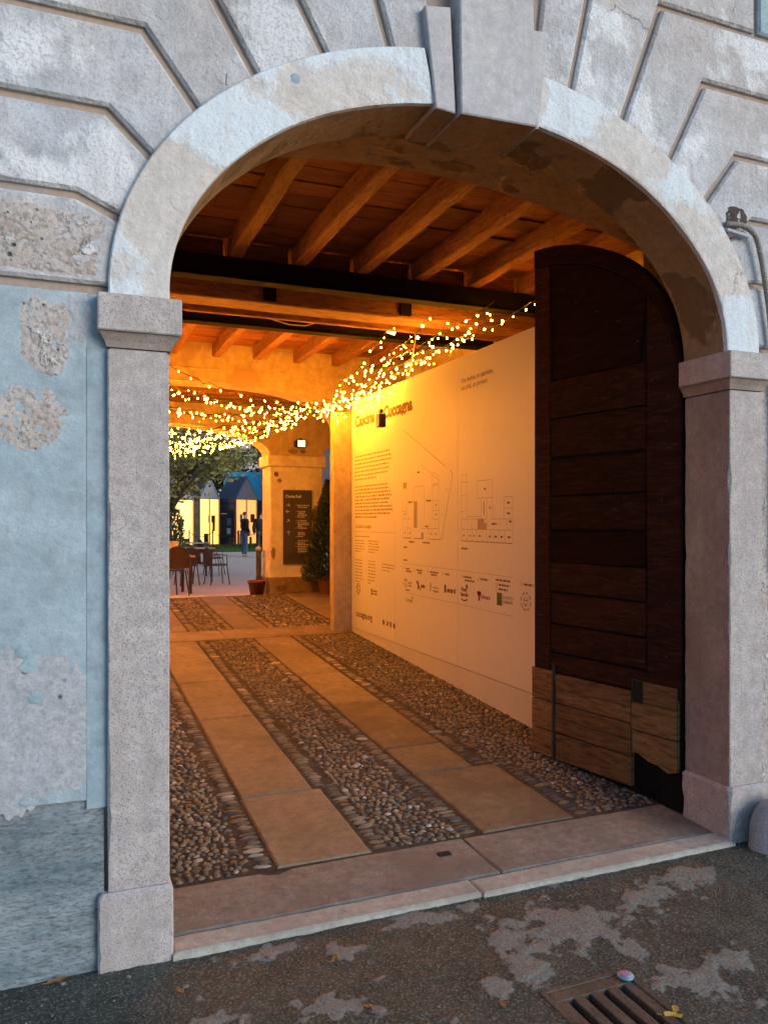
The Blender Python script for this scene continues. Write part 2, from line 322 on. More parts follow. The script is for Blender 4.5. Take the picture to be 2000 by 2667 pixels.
# ------------------------------------------------------------------ street pavement
def street():
    def axis(a, b, st, outer):
        v = [a + i * st for i in range(int((b - a) / st) + 1)]
        return sorted([-o for o in outer] + v + outer)
    xs = [-60, -20, -6, -2.5] + [-1.2 + .018 * i for i in range(290)] + [4.6, 6, 20, 60]
    ys = [-60, -20, -8, -4, -2.2] + [-1.6 + .016 * i for i in range(106)]
    blobs = [(1.95, -.40, .42, .26, 1), (2.35, -.30, .32, .20, 1), (1.55, -.62, .28, .2, .9), (2.75, -.22, .3, .12, .8), (.75, -.14, .2, .1, .7), (1.0, -.22, .18, .12, .75), (1.4, -.10, .25, .07, .75), (.45, -.45, .25, .16, .6), (.85, -.55, .3, .14, .75), (1.25, -.95, .3, .2, .7), (2.2, -.85, .3, .2, .7)]
    vs = []; pt = []
    for y in ys:
        for x in xs:
            m = -.25
            for bx, by, rx, ry, k in blobs:
                m = max(m, k * (1 - math.hypot((x - bx) / rx, (y - by) / ry)) * 1.2)
            m = m * .62 - .03 + .35 * rn(x, y, 3.3, 2.6) + .40 * rn(x, y, 7.7, 7) + .30 * rn(x, y, 1.7, 17) + .2 * rn(x, y, 4.7, 40)
            near = -1.2 < x < 4.0 and y > -1.7
            pm = max(0, min(1, (m - .10) * 2.2)) if near else 0
            if x < .37: pm *= max(0, .35)
            z = 0.004 * rn(x, y, 0, 3) + .003 * rn(x, y, 5, 14) + .0022 * rn(x, y, 9, 34) + pm * .006 if near else 0
            vs.append((x, y, z - .002 - (.01 if y > .03 else 0))); pt.append(pm)
    nx = len(xs); fs = [(j * nx + i, j * nx + i + 1, (j + 1) * nx + i + 1, (j + 1) * nx + i) for j in range(len(ys) - 1) for i in range(nx - 1)]
    gx0, gx1, gy0, gy1 = 1.575, 1.93, -1.34, -.735
    fs = [f for f in fs if not (all(gx0 < vs[k][0] < gx1 and gy0 < vs[k][1] < gy1 for k in f))]
    me = bpy.data.meshes.new('street_pavement'); me.from_pydata(vs, [], fs); a = me.attributes.new('patch', 'FLOAT', 'POINT'); a.data.foreach_set('value', pt)
    for p in me.polygons: p.use_smooth = True
    return struct(link('street_pavement', me, 'asphalt'))
street()
# ------------------------------------------------------------------ gatehouse front
G = thing('gatehouse', 'old plastered gatehouse front with joined blocks around a wide stone arch', 'building', (AX, 0, 0))
def gp(o):      # parent keeping world coordinates
    o.parent = G; o.matrix_parent_inverse = Matrix.Translation((-AX, 0, 0)); return o
def front_wall():
    mb = MB(); y = .055; Z1 = 7.5
    mb.quad((-7, y, -.1), (.2, y, -.1), (.2, y, Z1), (-7, y, Z1)); mb.quad((3.38, y, -.1), (11, y, -.1), (11, y, Z1), (3.38, y, Z1))
    N = 40; pts = [ell(1.53, 1.10, math.pi - math.pi * k / N) for k in range(N + 1)]
    pts = [(.2, 2.4)] + pts + [(3.38, 2.4)]
    for p, q in zip(pts, pts[1:]):
        if q[0] - p[0] > 1e-5: mb.quad((p[0], y, p[1]), (q[0], y, q[1]), (q[0], y, Z1), (p[0], y, Z1))
    gp(mb.build('wall', 'groove'))
    mb = MB()   # inner face with flatter arch, rebates
    f = lambda x: 3.57 - .1 * (x - 1.75) ** 2
    xs = [.30 + (3.29 - .30) * k / 24 for k in range(25)]
    for a, b in zip(xs, xs[1:]):
        mb.quad((a, .07, f(a)), (b, .07, f(b)), (b, .75, f(b)), (a, .75, f(a)))
        mb.quad((a, .75, f(a)), (b, .75, f(b)), (b, .75, 4.25), (a, .75, 4.25))
    for x in (.30, 3.29): mb.quad((x, .07, -.05), (x, .75, -.05), (x, .75, f(x)), (x, .07, f(x)))
    mb.quad((-7, .75, -.05), (.30, .75, -.05), (.30, .75, 7), (-7, .75, 7)); mb.quad((3.29, .75, -.05), (11, .75, -.05), (11, .75, 7), (3.29, .75, 7))
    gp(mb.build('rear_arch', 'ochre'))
front_wall()
HW = .016
LG = [[(-6, 2.555), (.22, 2.555)], [(-6, 2.90), (.039, 2.90), (.24, 2.81)], [(-6, 3.235), (.145, 3.235), (.36, 3.035)], [(-6, 3.572), (.276, 3.572), (.53, 3.236)],
      [(-6, 3.905), (.457, 3.905), (.76, 3.415)], [(-6, 4.24), (.671, 4.24), (1.05, 3.56)], [(-6, 4.575), (1.045, 4.575), (1.31, 3.71)], [(-6, 4.95), (1.40, 4.95), (1.52, 3.74)]]
RG = [[(3.33, 2.60), (9, 2.60)], [(3.30, 2.92), (3.43, 2.945), (9, 2.945)], [(3.19, 3.14), (3.40, 3.28), (9, 3.28)], [(3.06, 3.32), (3.29, 3.612), (9, 3.612)], [(2.81, 3.45), (3.067, 3.951), (9, 3.951)],
      [(2.52, 3.59), (2.786, 4.285), (9, 4.285)], [(2.225, 3.68), (2.43, 4.62), (9, 4.62)], [(2.02, 3.74), (2.17, 4.97), (9, 4.97)]]
def blocks():
    for side, gl in (('L', LG), ('R', RG)):
        for k in range(len(gl) - 1):
            lo = offset_line(gl[k], HW); hi = offset_line(gl[k + 1], -HW)
            poly = lo + hi[::-1]
            if side == 'L':
                poly = [(-1.6, poly[0][1])] + poly[1:-1] + [(-1.6, poly[-1][1])]
            else:
                xe = 3.42 if k >= 5 else 5.0
                poly = [p if p[0] < 8 else (xe, p[1]) for p in poly]
            m = 'plaster'
            gp(plate(MB(), poly, .026 + .003 * (k % 2), .07, .012).build('block', m))
            nx = (-1.6 - HW * 2, -6) if side == 'L' else ((3.45, 8) if k >= 5 else (5.03, 9))
            z0, z1 = (gl[k][0][1] if side == 'L' else gl[k][-1][1]) + HW, (gl[k + 1][0][1] if side == 'L' else gl[k + 1][-1][1]) - HW
            gp(plate(MB(), [(nx[0], z0), (nx[1], z0), (nx[1], z1), (nx[0], z1)], .028, .07, .012).build('block', 'plaster' if side == 'L' or k < 5 else 'plasterL'))
    # plain plaster below the first joint
    lo = [(-6, .60), (-.6, .61), (-.22, .635), (.078, .63), (.078, 2.535), (-6, 2.535)]
    gp(plate(MB(), lo, .030, .07, .006).build('wall_plaster', 'plasterL'))
    gp(plate(MB(), [(.074, .60), (.16, .60), (.16, 2.53), (.074, 2.53)], .0285, .07, .001).build('wall_plaster', 'plasterS'))
    gp(plate(MB(), [(3.40, -.05), (9, -.05), (9, 2.58), (3.40, 2.58)], .034, .07, .008).build('wall_plaster', 'rubble'))
    # damp base course
    mb = MB(); N, K = 60, 14; vs = []
    for j in range(K + 1):
        for i in range(N + 1):
            x = -3.0 + (3.135) * i / N; zt = .61 + .025 * min(1, max(0, (x + .7) / .6)); z = -.05 + (zt + .05) * j / K
            vs.append((x, .012 + .035 * (j / K) ** 3 + .007 * rn(x, z, 2, 9) + .004 * rn(x, z, 4, 30), z))
    mb.add(vs, [(j * (N + 1) + i, j * (N + 1) + i + 1, (j + 1) * (N + 1) + i + 1, (j + 1) * (N + 1) + i) for j in range(K) for i in range(N)])
    gp(mb.build('base_course', 'basew', smooth=True)); gp(MB().quad((-6, .02, -.05), (-3, .02, -.05), (-3, .02, .6), (-6, .02, .6)).build('base_course', 'basew'))
    # bare conglomerate where plaster has fallen
    gp(blob(MB(), -.07, 2.365, .083, .135, .030, .003, 3, 5).build('bare_stone', 'rubble', smooth=True))
    gp(blob(MB(), .045, 2.42, .05, .10, .0302, .002, 8, 4).build('bare_stone', 'rubbleG', smooth=True))
    gp(blob(MB(), -.125, 2.055, .125, .105, .030, .002, 5, 2.6).build('bare_stone', 'rubble', smooth=True))
    gp(blob(MB(), -.18, 2.715, .32, .125, .027, .004, 6, 6, n=110, rings=14, amp=.16).build('bare_stone', 'rubble', smooth=True))
    gp(blob(MB(), -.10, .93, .20, .30, .031, .0025, 9, 5, n=110, rings=12, rough=.002).build('bare_stone', 'rubbleG', smooth=True))
    for cx, cz, r_ in ((-.10, 1.03, .028), (-.13, .655, .024), (-.12, 1.15, .035), (-.14, 1.20, .03)):
        gp(blob(MB(), cx, cz, r_, r_ * .7, .027, .003, cx * 50, 2, n=18, rings=3, rough=.001).build('plaster_patch', 'plasterL', smooth=True))
    gp(blob(MB(), .875, 3.49, .028, .026, -.001, .003, 4, 2, n=18, rings=3, rough=.001).build('plaster_patch', 'plasterL', smooth=True))
blocks()
def archivolt(t0, t1, N, lowz):
    secs = []
    for k in range(N + 1):
        t = t0 + (t1 - t0) * k / N
        (xi, zi), (xo, zo) = ell(AI, BI, t), ell(AO, BO, t)
        secs.append((xi, zi, xo, zo, t))
    if lowz is not None:
        xi, zi, xo, zo, t = secs[0]; secs = [(xi, lowz, xo, lowz, t)] + secs
    mb = MB(); vs = []; n = 9
    for i, (xi, zi, xo, zo, t) in enumerate(secs):
        dx, dz = xo - xi, zo - zi; L = math.hypot(dx, dz); dx /= L; dz /= L
        c = .004 + .008 * max(0, rn(xi, zi, 1.5, 9) + .15) + .004 * abs(rn(xi, zi, 3, 30)); w_ = .003 * rn(xi, zi, 8, 4)
        prof = [(0.0 + w_, .31), (0 + w_, .02 + c), (c * .4 + w_, c * .5), (c + .004, 0), (L * .5, -.004 + .004 * rn(xi, zi, 2, 6)), (L - .006, 0), (L, .007), (L, .31), (L * .5, .31)]
        for s_, y in prof: vs.append((xi + dx * s_, y, zi + dz * s_))
    m = len(secs); fs = [(i * n + k, i * n + (k + 1) % n, (i + 1) * n + (k + 1) % n, (i + 1) * n + k) for i in range(m - 1) for k in range(n)]
    fs += [tuple(range(n)), tuple(range((m - 1) * n, m * n))]
    mb.add(vs, fs); return mb
def paint(o, m, test):
    o.data.materials.append(MT[m])
    for p in o.data.polygons:
        if test(p.normal, p.center): p.material_index = 1
    return o
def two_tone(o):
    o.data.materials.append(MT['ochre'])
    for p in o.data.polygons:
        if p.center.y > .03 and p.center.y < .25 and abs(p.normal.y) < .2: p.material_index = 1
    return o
TK0, TK1 = math.acos((1.50 - AX) / AI), math.acos((2.03 - AX) / AI)
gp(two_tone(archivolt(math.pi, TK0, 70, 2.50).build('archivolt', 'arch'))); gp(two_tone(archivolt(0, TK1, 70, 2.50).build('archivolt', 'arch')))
def keystone():
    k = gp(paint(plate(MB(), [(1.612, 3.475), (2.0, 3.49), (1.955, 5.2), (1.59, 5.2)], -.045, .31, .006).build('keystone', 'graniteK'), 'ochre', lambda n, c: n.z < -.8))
    for p in ([(1.502, 3.49), (1.598, 3.483), (1.572, 3.948), (1.448, 3.925)], [(2.012, 3.494), (2.03, 3.497), (2.082, 3.955), (1.968, 3.945)]):
        o = paint(plate(MB(), p, -.02, .31, .005).build('keystone_wing', 'graniteK'), 'ochre', lambda n, c: n.z < -.8); o.parent = k
keystone()
def chipped(x0, x1, y0, y1, z0, z1, sd, k=1.0, N=90):
    mb = MB(); vs = []; zs = [z0 + .006 * k] + [z0 + .012 * k + (z1 - z0 - .024 * k) * i / N for i in range(N + 1)] + [z1 - .006 * k]
    zs = [z0] + zs[1:-1] + [z1]; m = len(zs)
    for i, z in enumerate(zs):
        e = .008 * k if i in (0, m - 1) else 0
        for j, (X, Y, sx, sy) in enumerate(((x0, y0, 1, 1), (x1, y0, -1, 1), (x1, y1, -1, -1), (x0, y1, 1, -1))):
            c = (.004 + .016 * max(0, rn(j * 3 + sd, z, 1, 5) - .12) + .006 * max(0, rn(j + sd, z, 4, 22))) * k
            w_ = .0025 * rn(j * 7 + sd, z, 2, 1.5)
            a = (X + sx * (c + e), Y + sy * e + w_, z); b = (X + sx * e + w_, Y + sy * (c + e), z)
            vs += [b, a] if sx * sy > 0 else [a, b]
    n = 8; mb.add(vs, [(i * n + q, i * n + (q + 1) % n, (i + 1) * n + (q + 1) % n, (i + 1) * n + q) for i in range(m - 1) for q in range(n)] + [tuple(range(n)), tuple(range((m - 1) * n, m * n))])
    return mb
def pilaster(x0, x1, zi, mirror):
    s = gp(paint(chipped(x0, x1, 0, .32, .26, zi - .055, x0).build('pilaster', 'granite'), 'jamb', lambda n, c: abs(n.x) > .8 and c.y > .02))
    def sub(o): o.parent = s
    sub(chipped(x0 - (.035 if not mirror else .02), x1 + (.012 if not mirror else .02), -.022, .325, -.05, .288, x0 + 5, 1.6, 14).build('plinth', 'granite'))
    mb = MB(); e = .035
    rings = [(.004, zi - .052), (.006, zi - .045), (.012, zi - .03), (.026, zi - .008), (.034, zi)]
    vs = []
    for d, z in rings: vs += [(x0 - d, -d, z), (x1 + d, -d, z), (x1 + d, .325, z), (x0 - d, .325, z)]
    fs = [(4 * i + k, 4 * i + (k + 1) % 4, 4 * i + 4 + (k + 1) % 4, 4 * i + 4 + k) for i in range(4) for k in range(4)] + [(0, 1, 2, 3), (16, 17, 18, 19)]
    sub(mb.add(vs, fs).build('bed_moulding', 'jamb'))
    sub(MB().box(x0 - .038, x1 + .042, -.042, .33, zi + .003, zi + .142, .005).build('impost', 'granite'))
pilaster(.147, .372, 2.385, False); pilaster(3.212, 3.442, 2.422, True)
# guard stone beside the right pilaster
mb = MB(); vs = []; n = 20
for j in range(9):
    t = j / 8
    for k in range(n):
        a = 2 * math.pi * k / n; r_ = .175 * math.sqrt(max(0, 1 - (t * .98) ** 2.6)) * (1 + .08 * rn(math.cos(a), math.sin(a), t, 2)) + .002
        vs.append((3.415 + r_ * math.cos(a), -.13 + r_ * .7 * math.sin(a), -.02 + .27 * t))
mb.add(vs, [(j * n + k, j * n + (k + 1) % n, (j + 1) * n + (k + 1) % n, (j + 1) * n + k) for j in range(8) for k in range(n)] + [tuple(range(8 * n, 9 * n))])
tag(mb.build('guard_stone', 'granite', smooth=True), 'rounded stone curb guard at the foot of the right pilaster', 'guard stone')
# wall hole, a flat blob with its inner shade painted dark, and conduit
hole = blob(MB(), 3.28, 3.285, .075, .055, .025, .001, 12, 2.2, n=30, rings=6).build('wall_hole', 'hole_dark', smooth=True); gp(hole)
def corrugated(path, r, step=.012):
    P = [Vector(p) for p in path]; out = []; rs = []
    for i in range(len(P) - 1):
        p0, p1, p2, p3 = P[max(i - 1, 0)], P[i], P[i + 1], P[min(i + 2, len(P) - 1)]
        m = max(2, int((p2 - p1).length / (step / 2)))
        for k in range(m):
            t = k / m
            q = .5 * ((2 * p1) + (-p0 + p2) * t + (2 * p0 - 5 * p1 + 4 * p2 - p3) * t * t + (-p0 + 3 * p1 - 3 * p2 + p3) * t ** 3)
            out.append(q); rs.append(r if len(out) % 2 else r * .80)
    return MB().tube(out, rs, 12)
tag(corrugated([(3.20, .015, 3.235), (3.30, -.005, 3.232), (3.375, -.012, 3.19), (3.415, -.01, 3.10), (3.452, -.008, 2.95), (3.487, -.005, 2.78), (3.52, .0, 2.55), (3.545, .002, 2.2), (3.55, .002, 1.4)], .0155).build('cable_conduit', 'conduit'), 'beige corrugated conduit curving down the wall right of the arch', 'conduit')
tag(MB().tube([(3.20, .012, 3.205), (3.335, -.004, 3.18)], .011, 12).build('plastic_pipe', 'pipe'), 'short pale plastic pipe stub under the corrugated conduit', 'pipe')
tag(MB().tube([(.588, -.006, 3.40), (.588, -.012, 3.445)], .002, 6).build('iron_nail', 'iron'), 'thin iron nail standing on the left shoulder of the arch', 'nail')
# ------------------------------------------------------------------ threshold and passage floor
def slabgrid(mb, x0, x1, y0, y1, zfun, th=.06, nx=8, ny=8, b=.008, sd=0, amp=.002):
    xs = [x0, x0 + b] + [x0 + (x1 - x0) * i / nx for i in range(1, nx)] + [x1 - b, x1]; ys = [y0, y0 + b] + [y0 + (y1 - y0) * i / ny for i in range(1, ny)] + [y1 - b, y1]
    NX, NY = len(xs), len(ys); vs = []
    for j, y in enumerate(ys):
        for i, x in enumerate(xs):
            e = i in (0, NX - 1) or j in (0, NY - 1)
            ex = x + (.003 * rn(x, y, sd, 12) if e else 0); ey = y + (.003 * rn(x, y, sd + 4, 12) if e else 0)
            vs.append((ex, ey, zfun(y) + amp * rn(x, y, sd, 3) + amp * .5 * rn(x, y, sd, 11) - (.007 if e else 0)))
    fs = [(j * NX + i, j * NX + i + 1, (j + 1) * NX + i + 1, (j + 1) * NX + i) for j in range(NY - 1) for i in range(NX - 1)]
    ring = [i for i in range(NX)] + [j * NX + NX - 1 for j in range(1, NY)] + [(NY - 1) * NX + i for i in range(NX - 2, -1, -1)] + [j * NX for j in range(NY - 2, 0, -1)]
    o = len(vs); vs += [(vs[k][0], vs[k][1], vs[k][2] - th) for k in ring]; m = len(ring)
    fs += [(ring[k], ring[(k + 1) % m], o + (k + 1) % m, o + k) for k in range(m)]
    return mb.add(vs, fs)
TH = thing('stone_threshold', 'wide pale granite threshold lying across the foot of the archway', 'threshold', (1.79, .2, 0))
def tp(o, root): o.parent = root; o.matrix_parent_inverse = Matrix.Translation(root.location).inverted(); return o
zth = lambda y: .022 + .02 * (y + .04) + .0
tp(slabgrid(MB(), .378, 1.90, .103, .505, zth, .08, 14, 8, .010, 3, .005).build('slab', 'thresh'), TH)
tp(slabgrid(MB(), 1.906, 3.205, .098, .505, zth, .08, 14, 8, .010, 6, .005).build('slab', 'thresh'), TH)
tp(slabgrid(MB(), .382, 1.72, -.035, .099, zth, .08, 14, 4, .012, 13, .004).build('skylit_edge', 'skylit_edge'), TH)  # front strip split from the slab so its paler colour imitates skylight
tp(slabgrid(MB(), 1.726, 3.205, -.045, .094, zth, .08, 14, 4, .012, 16, .004).build('skylit_edge', 'skylit_edge'), TH)
tp(MB().box(1.70, 1.765, .345, .385, .015, .0365).build('socket_hole', 'void'), TH)
FL = thing('passage_floor', '', ''); del FL['label']; del FL['category']; struct(FL)
def ramp_sheet(x0, x1, y0, y1, dz, n=30):
    mb = MB()
    for k in range(n):
        a, b = y0 + (y1 - y0) * k / n, y0 + (y1 - y0) * (k + 1) / n
        mb.quad((x0, a, zf(a) + dz), (x1, a, zf(a) + dz), (x1, b, zf(b) + dz), (x0, b, zf(b) + dz))
    return mb
tp(ramp_sheet(-.65, 8, .3, 9.26, -.005).build('cobble_bed', 'bed'), FL)
S1, S2 = (.935, 1.365), (2.035, 2.455)
for xs, js in ((S1, [.512, 1.372, 2.917, 4.05, 5.88]), (S2, [.512, 1.39, 1.88, 3.0, 4.03, 5.86])):
    for i, (a, b) in enumerate(zip(js, js[1:])):
        sk = .02 * random.uniform(-1, 1)
        tp(slabgrid(MB(), xs[0] + random.uniform(-.006, .006), xs[1] + random.uniform(-.006, .006) + (.16 if (i == 0 and xs is S2) else .04 if i == 0 else 0), a + .006, b - .006, lambda y: zf(y) + .004, .05, 6, 10, .01, i * 3 + xs[0], .004).build('paving_slab', 'slab'), FL)
for i, (a, b) in enumerate(((-.6, .55), (.555, 1.72), (1.725, 2.7), (2.705, 3.26))):
    tp(slabgrid(MB(), a, b, 5.90, 6.45, lambda y: zf(y) + .004, .05, 6, 5, .01, i + 40, .003).build('paving_slab', 'slab'), FL)
for (xa, xb) in ((.92, 1.36), (1.93, 2.33)):
    for a, b in ((6.47, 7.6), (7.61, 9.25)):
        tp(slabgrid(MB(), xa, xb, a, b, lambda y: zf(y) + .004, .05, 5, 8, .01, a + xa, .003).build('paving_slab', 'slab'), FL)
tp(slabgrid(MB(), 3.27, 8, 6.47, 9.25, lambda y: zf(y) + .004, .05, 8, 8, .01, 77, .004).build('concrete_apron', 'slab'), FL)
def pebble(n=7, rings=3, seed=0):
    vs = []; fs = []; rd = random.Random(seed); ph = [rd.uniform(.86, 1.12) for _ in range(n)]
    for j in range(rings):
        t = j / rings; r_ = math.cos(t * math.pi / 2 * .96) ** .75; z = math.sin(t * math.pi / 2)
        for k in range(n): a = 2 * math.pi * (k + .5 * (j % 2)) / n; vs.append((r_ * ph[k] * math.cos(a), r_ * ph[(k + 1) % n] * math.sin(a), z))
    vs.append((0, 0, 1.0))
    for j in range(rings - 1):
        for k in range(n): fs.append((j * n + k, j * n + (k + 1) % n, (j + 1) * n + (k + 1) % n, (j + 1) * n + k))
    for k in range(n): fs.append(((rings - 1) * n + k, (rings - 1) * n + (k + 1) % n, rings * n))
    return vs, fs
PEB = [pebble(8, 3, i) for i in range(8)]
def cobbles():
    rd = random.Random(3); L = []
    beds = [(-.6, S1[0] - .01, .52, 5.88), (S1[1] + .01, S2[0] - .01, .52, 5.87), (S2[1] + .02, 3.30, .52, 5.88),
            (-.6, .91, 6.47, 9.23), (1.37, 1.92, 6.47, 9.23), (2.34, 3.26, 6.47, 9.23)]
    for bi, (x0, x1, y0, y1) in enumerate(beds):
        if bi >= 3: st = .056
        else: st = .041
        if bi == 2:   # the slab next to the threshold is wider
            pass
        for side in (0, 1):     # edging row of long stones
            if (bi == 2 and side == 1) or (bi == 0 and side == 0): continue
            y = y0 + .02
            while y < y1 - .02:
                wd = rd.uniform(.018, .030); ln = rd.uniform(.040, .062)
                x = (x0 + ln * .95 + .004) if side == 0 else (x1 - ln * .95 - .004)
                if bi == 2 and y < 1.4: x += .16
                if bi == 1 and side == 0 and y < 1.38: x += .045
                L.append((x, y + wd, ln, wd, rd.uniform(.017, .023), rd.gauss(0, .10), bi)); y += wd * 2 * .98
        e0 = x0 + (.125 if bi != 0 else 0); e1 = x1 - (.125 if bi != 2 else 0)
        y = y0 + .03; row = 0
        while y < y1 - .02:
            x = e0 + .02 + rd.uniform(0, .03); 
            while x < e1:
                a = rd.uniform(.018, .034) * st / .05 * (1.25 if rd.random() < .15 else 1); b = a * rd.uniform(.55, .95)
                if not (bi == 2 and y < 1.38 and x < 2.455 + .29):
                    L.append((x + rd.uniform(-.006, .006), y + rd.uniform(-.012, .012), a, b, rd.uniform(.015, .024), rd.uniform(-1.0, 1.0) if rd.random() < .6 else rd.uniform(0, 3.14), bi))
                x += a * rd.uniform(1.7, 2.05)
            y += st * .86; row += 1
    cam_ = Vector((0, -3.1, 1.68))
    def vis(p):
        x, y = p[0], p[1]; return x > .12 * (y + 3.1) + .03 and not (x > 3.17 and y < 1.6)
    def size(p): d = (Vector((p[0], p[1], .1)) - cam_).length; return p[2] * p[3] / d ** 2.6
    vl = sorted([p for p in L if vis(p)], key=size, reverse=True); big = set(id(p) for p in vl[:300])
    meshes = []
    for i, (vs, fs) in enumerate(PEB):
        for m in (('cob',) if i < 5 else ('cob', 'cobd', 'cobw')):
            me = bpy.data.meshes.new('cobblestone'); me.from_pydata(vs, [], fs); me.materials.append(MT[m])
            for p in me.polygons: p.use_smooth = True
            meshes.append((me, m))
    nor = [m for m, k in meshes if k == 'cob']; drk = [m for m, k in meshes if k == 'cobd']; wht = [m for m, k in meshes if k == 'cobw']
    rest = {'cob': MB(), 'cobd': MB(), 'cobw': MB()}
    for p in L:
        x, y, a, b, h, rz, bi = p; u = rd.random(); kind = 'cobd' if u < .28 else 'cobw' if u > .965 else 'cob'; z = zf(y) - .016
        tx, ty = rd.uniform(-.12, .12), rd.uniform(-.12, .12)
        M = Matrix.Translation((x, y, z)) @ Matrix.Rotation(tx, 4, 'X') @ Matrix.Rotation(ty, 4, 'Y') @ Matrix.Rotation(rz, 4, 'Z') @ Matrix.Diagonal((a, b, h, 1))
        if id(p) in big:
            me = rd.choice({'cob': nor, 'cobd': drk, 'cobw': wht}[kind]); o = bpy.data.objects.new('cobblestone', me); COL.objects.link(o); o.parent = FL; o.matrix_local = M
        else:
            vs, fs = PEB[rd.randrange(8)]; rest[kind].add([M @ Vector(v) for v in vs], fs)
    for k, mb in rest.items():
        me = bpy.data.meshes.new('cobbles'); me.from_pydata(mb.v, [], mb.f)
        for p in me.polygons: p.use_smooth = True
        stuff(tp(link('cobbles', me, k), FL))
cobbles()
# ------------------------------------------------------------------ passage walls, ceiling, beams
XL, XR, CB = -.65, 4.64, 3.87
def walls():
    o = MB().quad((XL, .75, -.1), (XL, 7.44, -.1), (XL, 7.44, 4.3), (XL, .75, 4.3)).build('wall_left', 'inner'); struct(o)
    o = MB().quad((XR, .75, -.1), (XR, 7.44, -.1), (XR, 7.44, 4.3), (XR, .75, 4.3)).build('wall_right', 'inner'); struct(o)
walls()
CE = thing('timber_ceiling', 'old timber ceiling of joists and boards over the passage', 'ceiling', (2, 3.4, CB))
JX = [-.40, .17, .74, 1.305, 1.865, 2.43, 2.995, 3.56, 4.125]
for (ya, yb) in ((.74, 3.50), (3.52, 4.90), (4.92, 7.46)):
    for x in JX:
        j = .012; x_ = x + random.uniform(-j, j); wd = random.uniform(.052, .061); dz = random.uniform(-.008, .006)
        mb = MB(); n = 9; vs = []
        for k in range(n):
            y = ya + (yb - ya) * k / (n - 1); q = .006 * rn(x, y, 3, 2.2); q2 = .005 * rn(x, y, 9, 2.7); c = .010
            for (a, b) in ((-wd, .165), (-wd, c), (-wd + c, 0), (wd - c, 0), (wd, c), (wd, .165)): vs.append((x_ + a + q, y, CB + b + dz + q2))
        mb.add(vs, [(k * 6 + i, k * 6 + (i + 1) % 6, (k + 1) * 6 + (i + 1) % 6, (k + 1) * 6 + i) for k in range(n - 1) for i in range(6)] + [tuple(range(6)), tuple(range((n - 1) * 6, n * 6))])
        tp(mb.build('joist', 'joist'), CE)
y = .74
while y < 7.44:
    wd = random.uniform(.17, .24); x = XL - random.uniform(0, .8)
    while x < XR:
        ln = random.choice((1.13, 1.70, 1.70, 2.26)); 
        dz = random.uniform(-.006, .012); tl = random.uniform(-.006, .006)
        a, b = max(x, XL), min(x + ln - .004, XR)
        if b > a + .05:
            z0 = CB + .168 + dz
            mb = MB(); mb.add([(a, y + .003, z0 + tl), (b, y + .003, z0 - tl * .5), (b, y + wd - .003, z0 - tl), (a, y + wd - .003, z0 + tl * .3)] + [(a, y + .003, z0 + .03), (b, y + .003, z0 + .03), (b, y + wd - .003, z0 + .03), (a, y + wd - .003, z0 + .03)],
                              [(0, 1, 2, 3), (4, 5, 6, 7), (0, 1, 5, 4), (2, 3, 7, 6), (1, 2, 6, 5), (0, 3, 7, 4)])
            tp(mb.build('board', 'board'), CE)
        x += ln
    y += wd
for yb in (3.46, 4.985):
    for a, b in zip(JX, JX[1:]):
        tp(MB().box(a + .085, b - .085, yb, yb + .025, CB + .004, CB + .16).build('blocking', 'board'), CE)
rf = MB().box(XL - .05, XR + .05, .74, 9.8, 4.25, 4.35).build('upper_floor_slab', 'inner'); struct(rf)
def ibeam(y, label):
    t = thing('steel_beam', label, 'beam', (XL, y, 3.69))
    prof = [(-.07, 0), (.07, 0), (.07, .012), (.006, .02), (.006, .155), (.07, .163), (.07, .175), (-.07, .175), (-.07, .163), (-.006, .155), (-.006, .02), (-.07, .012)]
    L = XR - XL; n = len(prof); vs = [(x, a, b) for x in (0, L) for a, b in prof]
    o = MB().add(vs, [(k, (k + 1) % n, n + (k + 1) % n, n + k) for k in range(n)] + [tuple(range(n)), tuple(range(n, 2 * n))]).build('beam_profile', 'steel', t)
    for sx in (1.45, 3.3): MB().box(sx, sx + .012, -.066, .066, .021, .162).build('stiffener_plate', 'steel', t)
    MB().box(0, L, -.072, -.0705, .03, .172).build('web_cover', 'steel', t)
ibeam(3.44, 'black steel beam nearer the street under the joist ends'); ibeam(4.96, 'black steel beam deeper inside the passage with a cable looping along it')
TB = thing('timber_beam', 'heavy old timber beam between the two black steel beams', 'beam', (XL, 4.0, 3.69))
mb = MB(); n = 24; vs = []
for k in range(n):
    x = (XR - XL) * k / (n - 1); q = .012 * rn(x, 2, 0, 1.1); q2 = .010 * rn(x, 7, 0, 1.3)
    for a, b in ((0, .012), (.012, 0), (.288, 0), (.30, .012), (.30, .28), (0, .28)): vs.append((x, a + q, b + q2))
mb.add(vs, [(k * 6 + i, k * 6 + (i + 1) % 6, (k + 1) * 6 + (i + 1) % 6, (k + 1) * 6 + i) for k in range(n - 1) for i in range(6)] + [tuple(range(6)), tuple(range((n - 1) * 6, n * 6))])
mb.build('beam_trunk', 'timber', TB)
for sx in (1.69, 3.06): MB().box(sx - XL, sx + .12 - XL, -.027, .02, .02, .20, .003).build('iron_bracket', 'steel', TB)
MB().box(.02, XR - XL - .02, .50, .56, .0, .10, .006).build('packing_timber', 'timber', TB)
MB().box(.02, XR - XL - .02, .60, .74, .05, .17, .006).build('packing_timber', 'timber', TB)
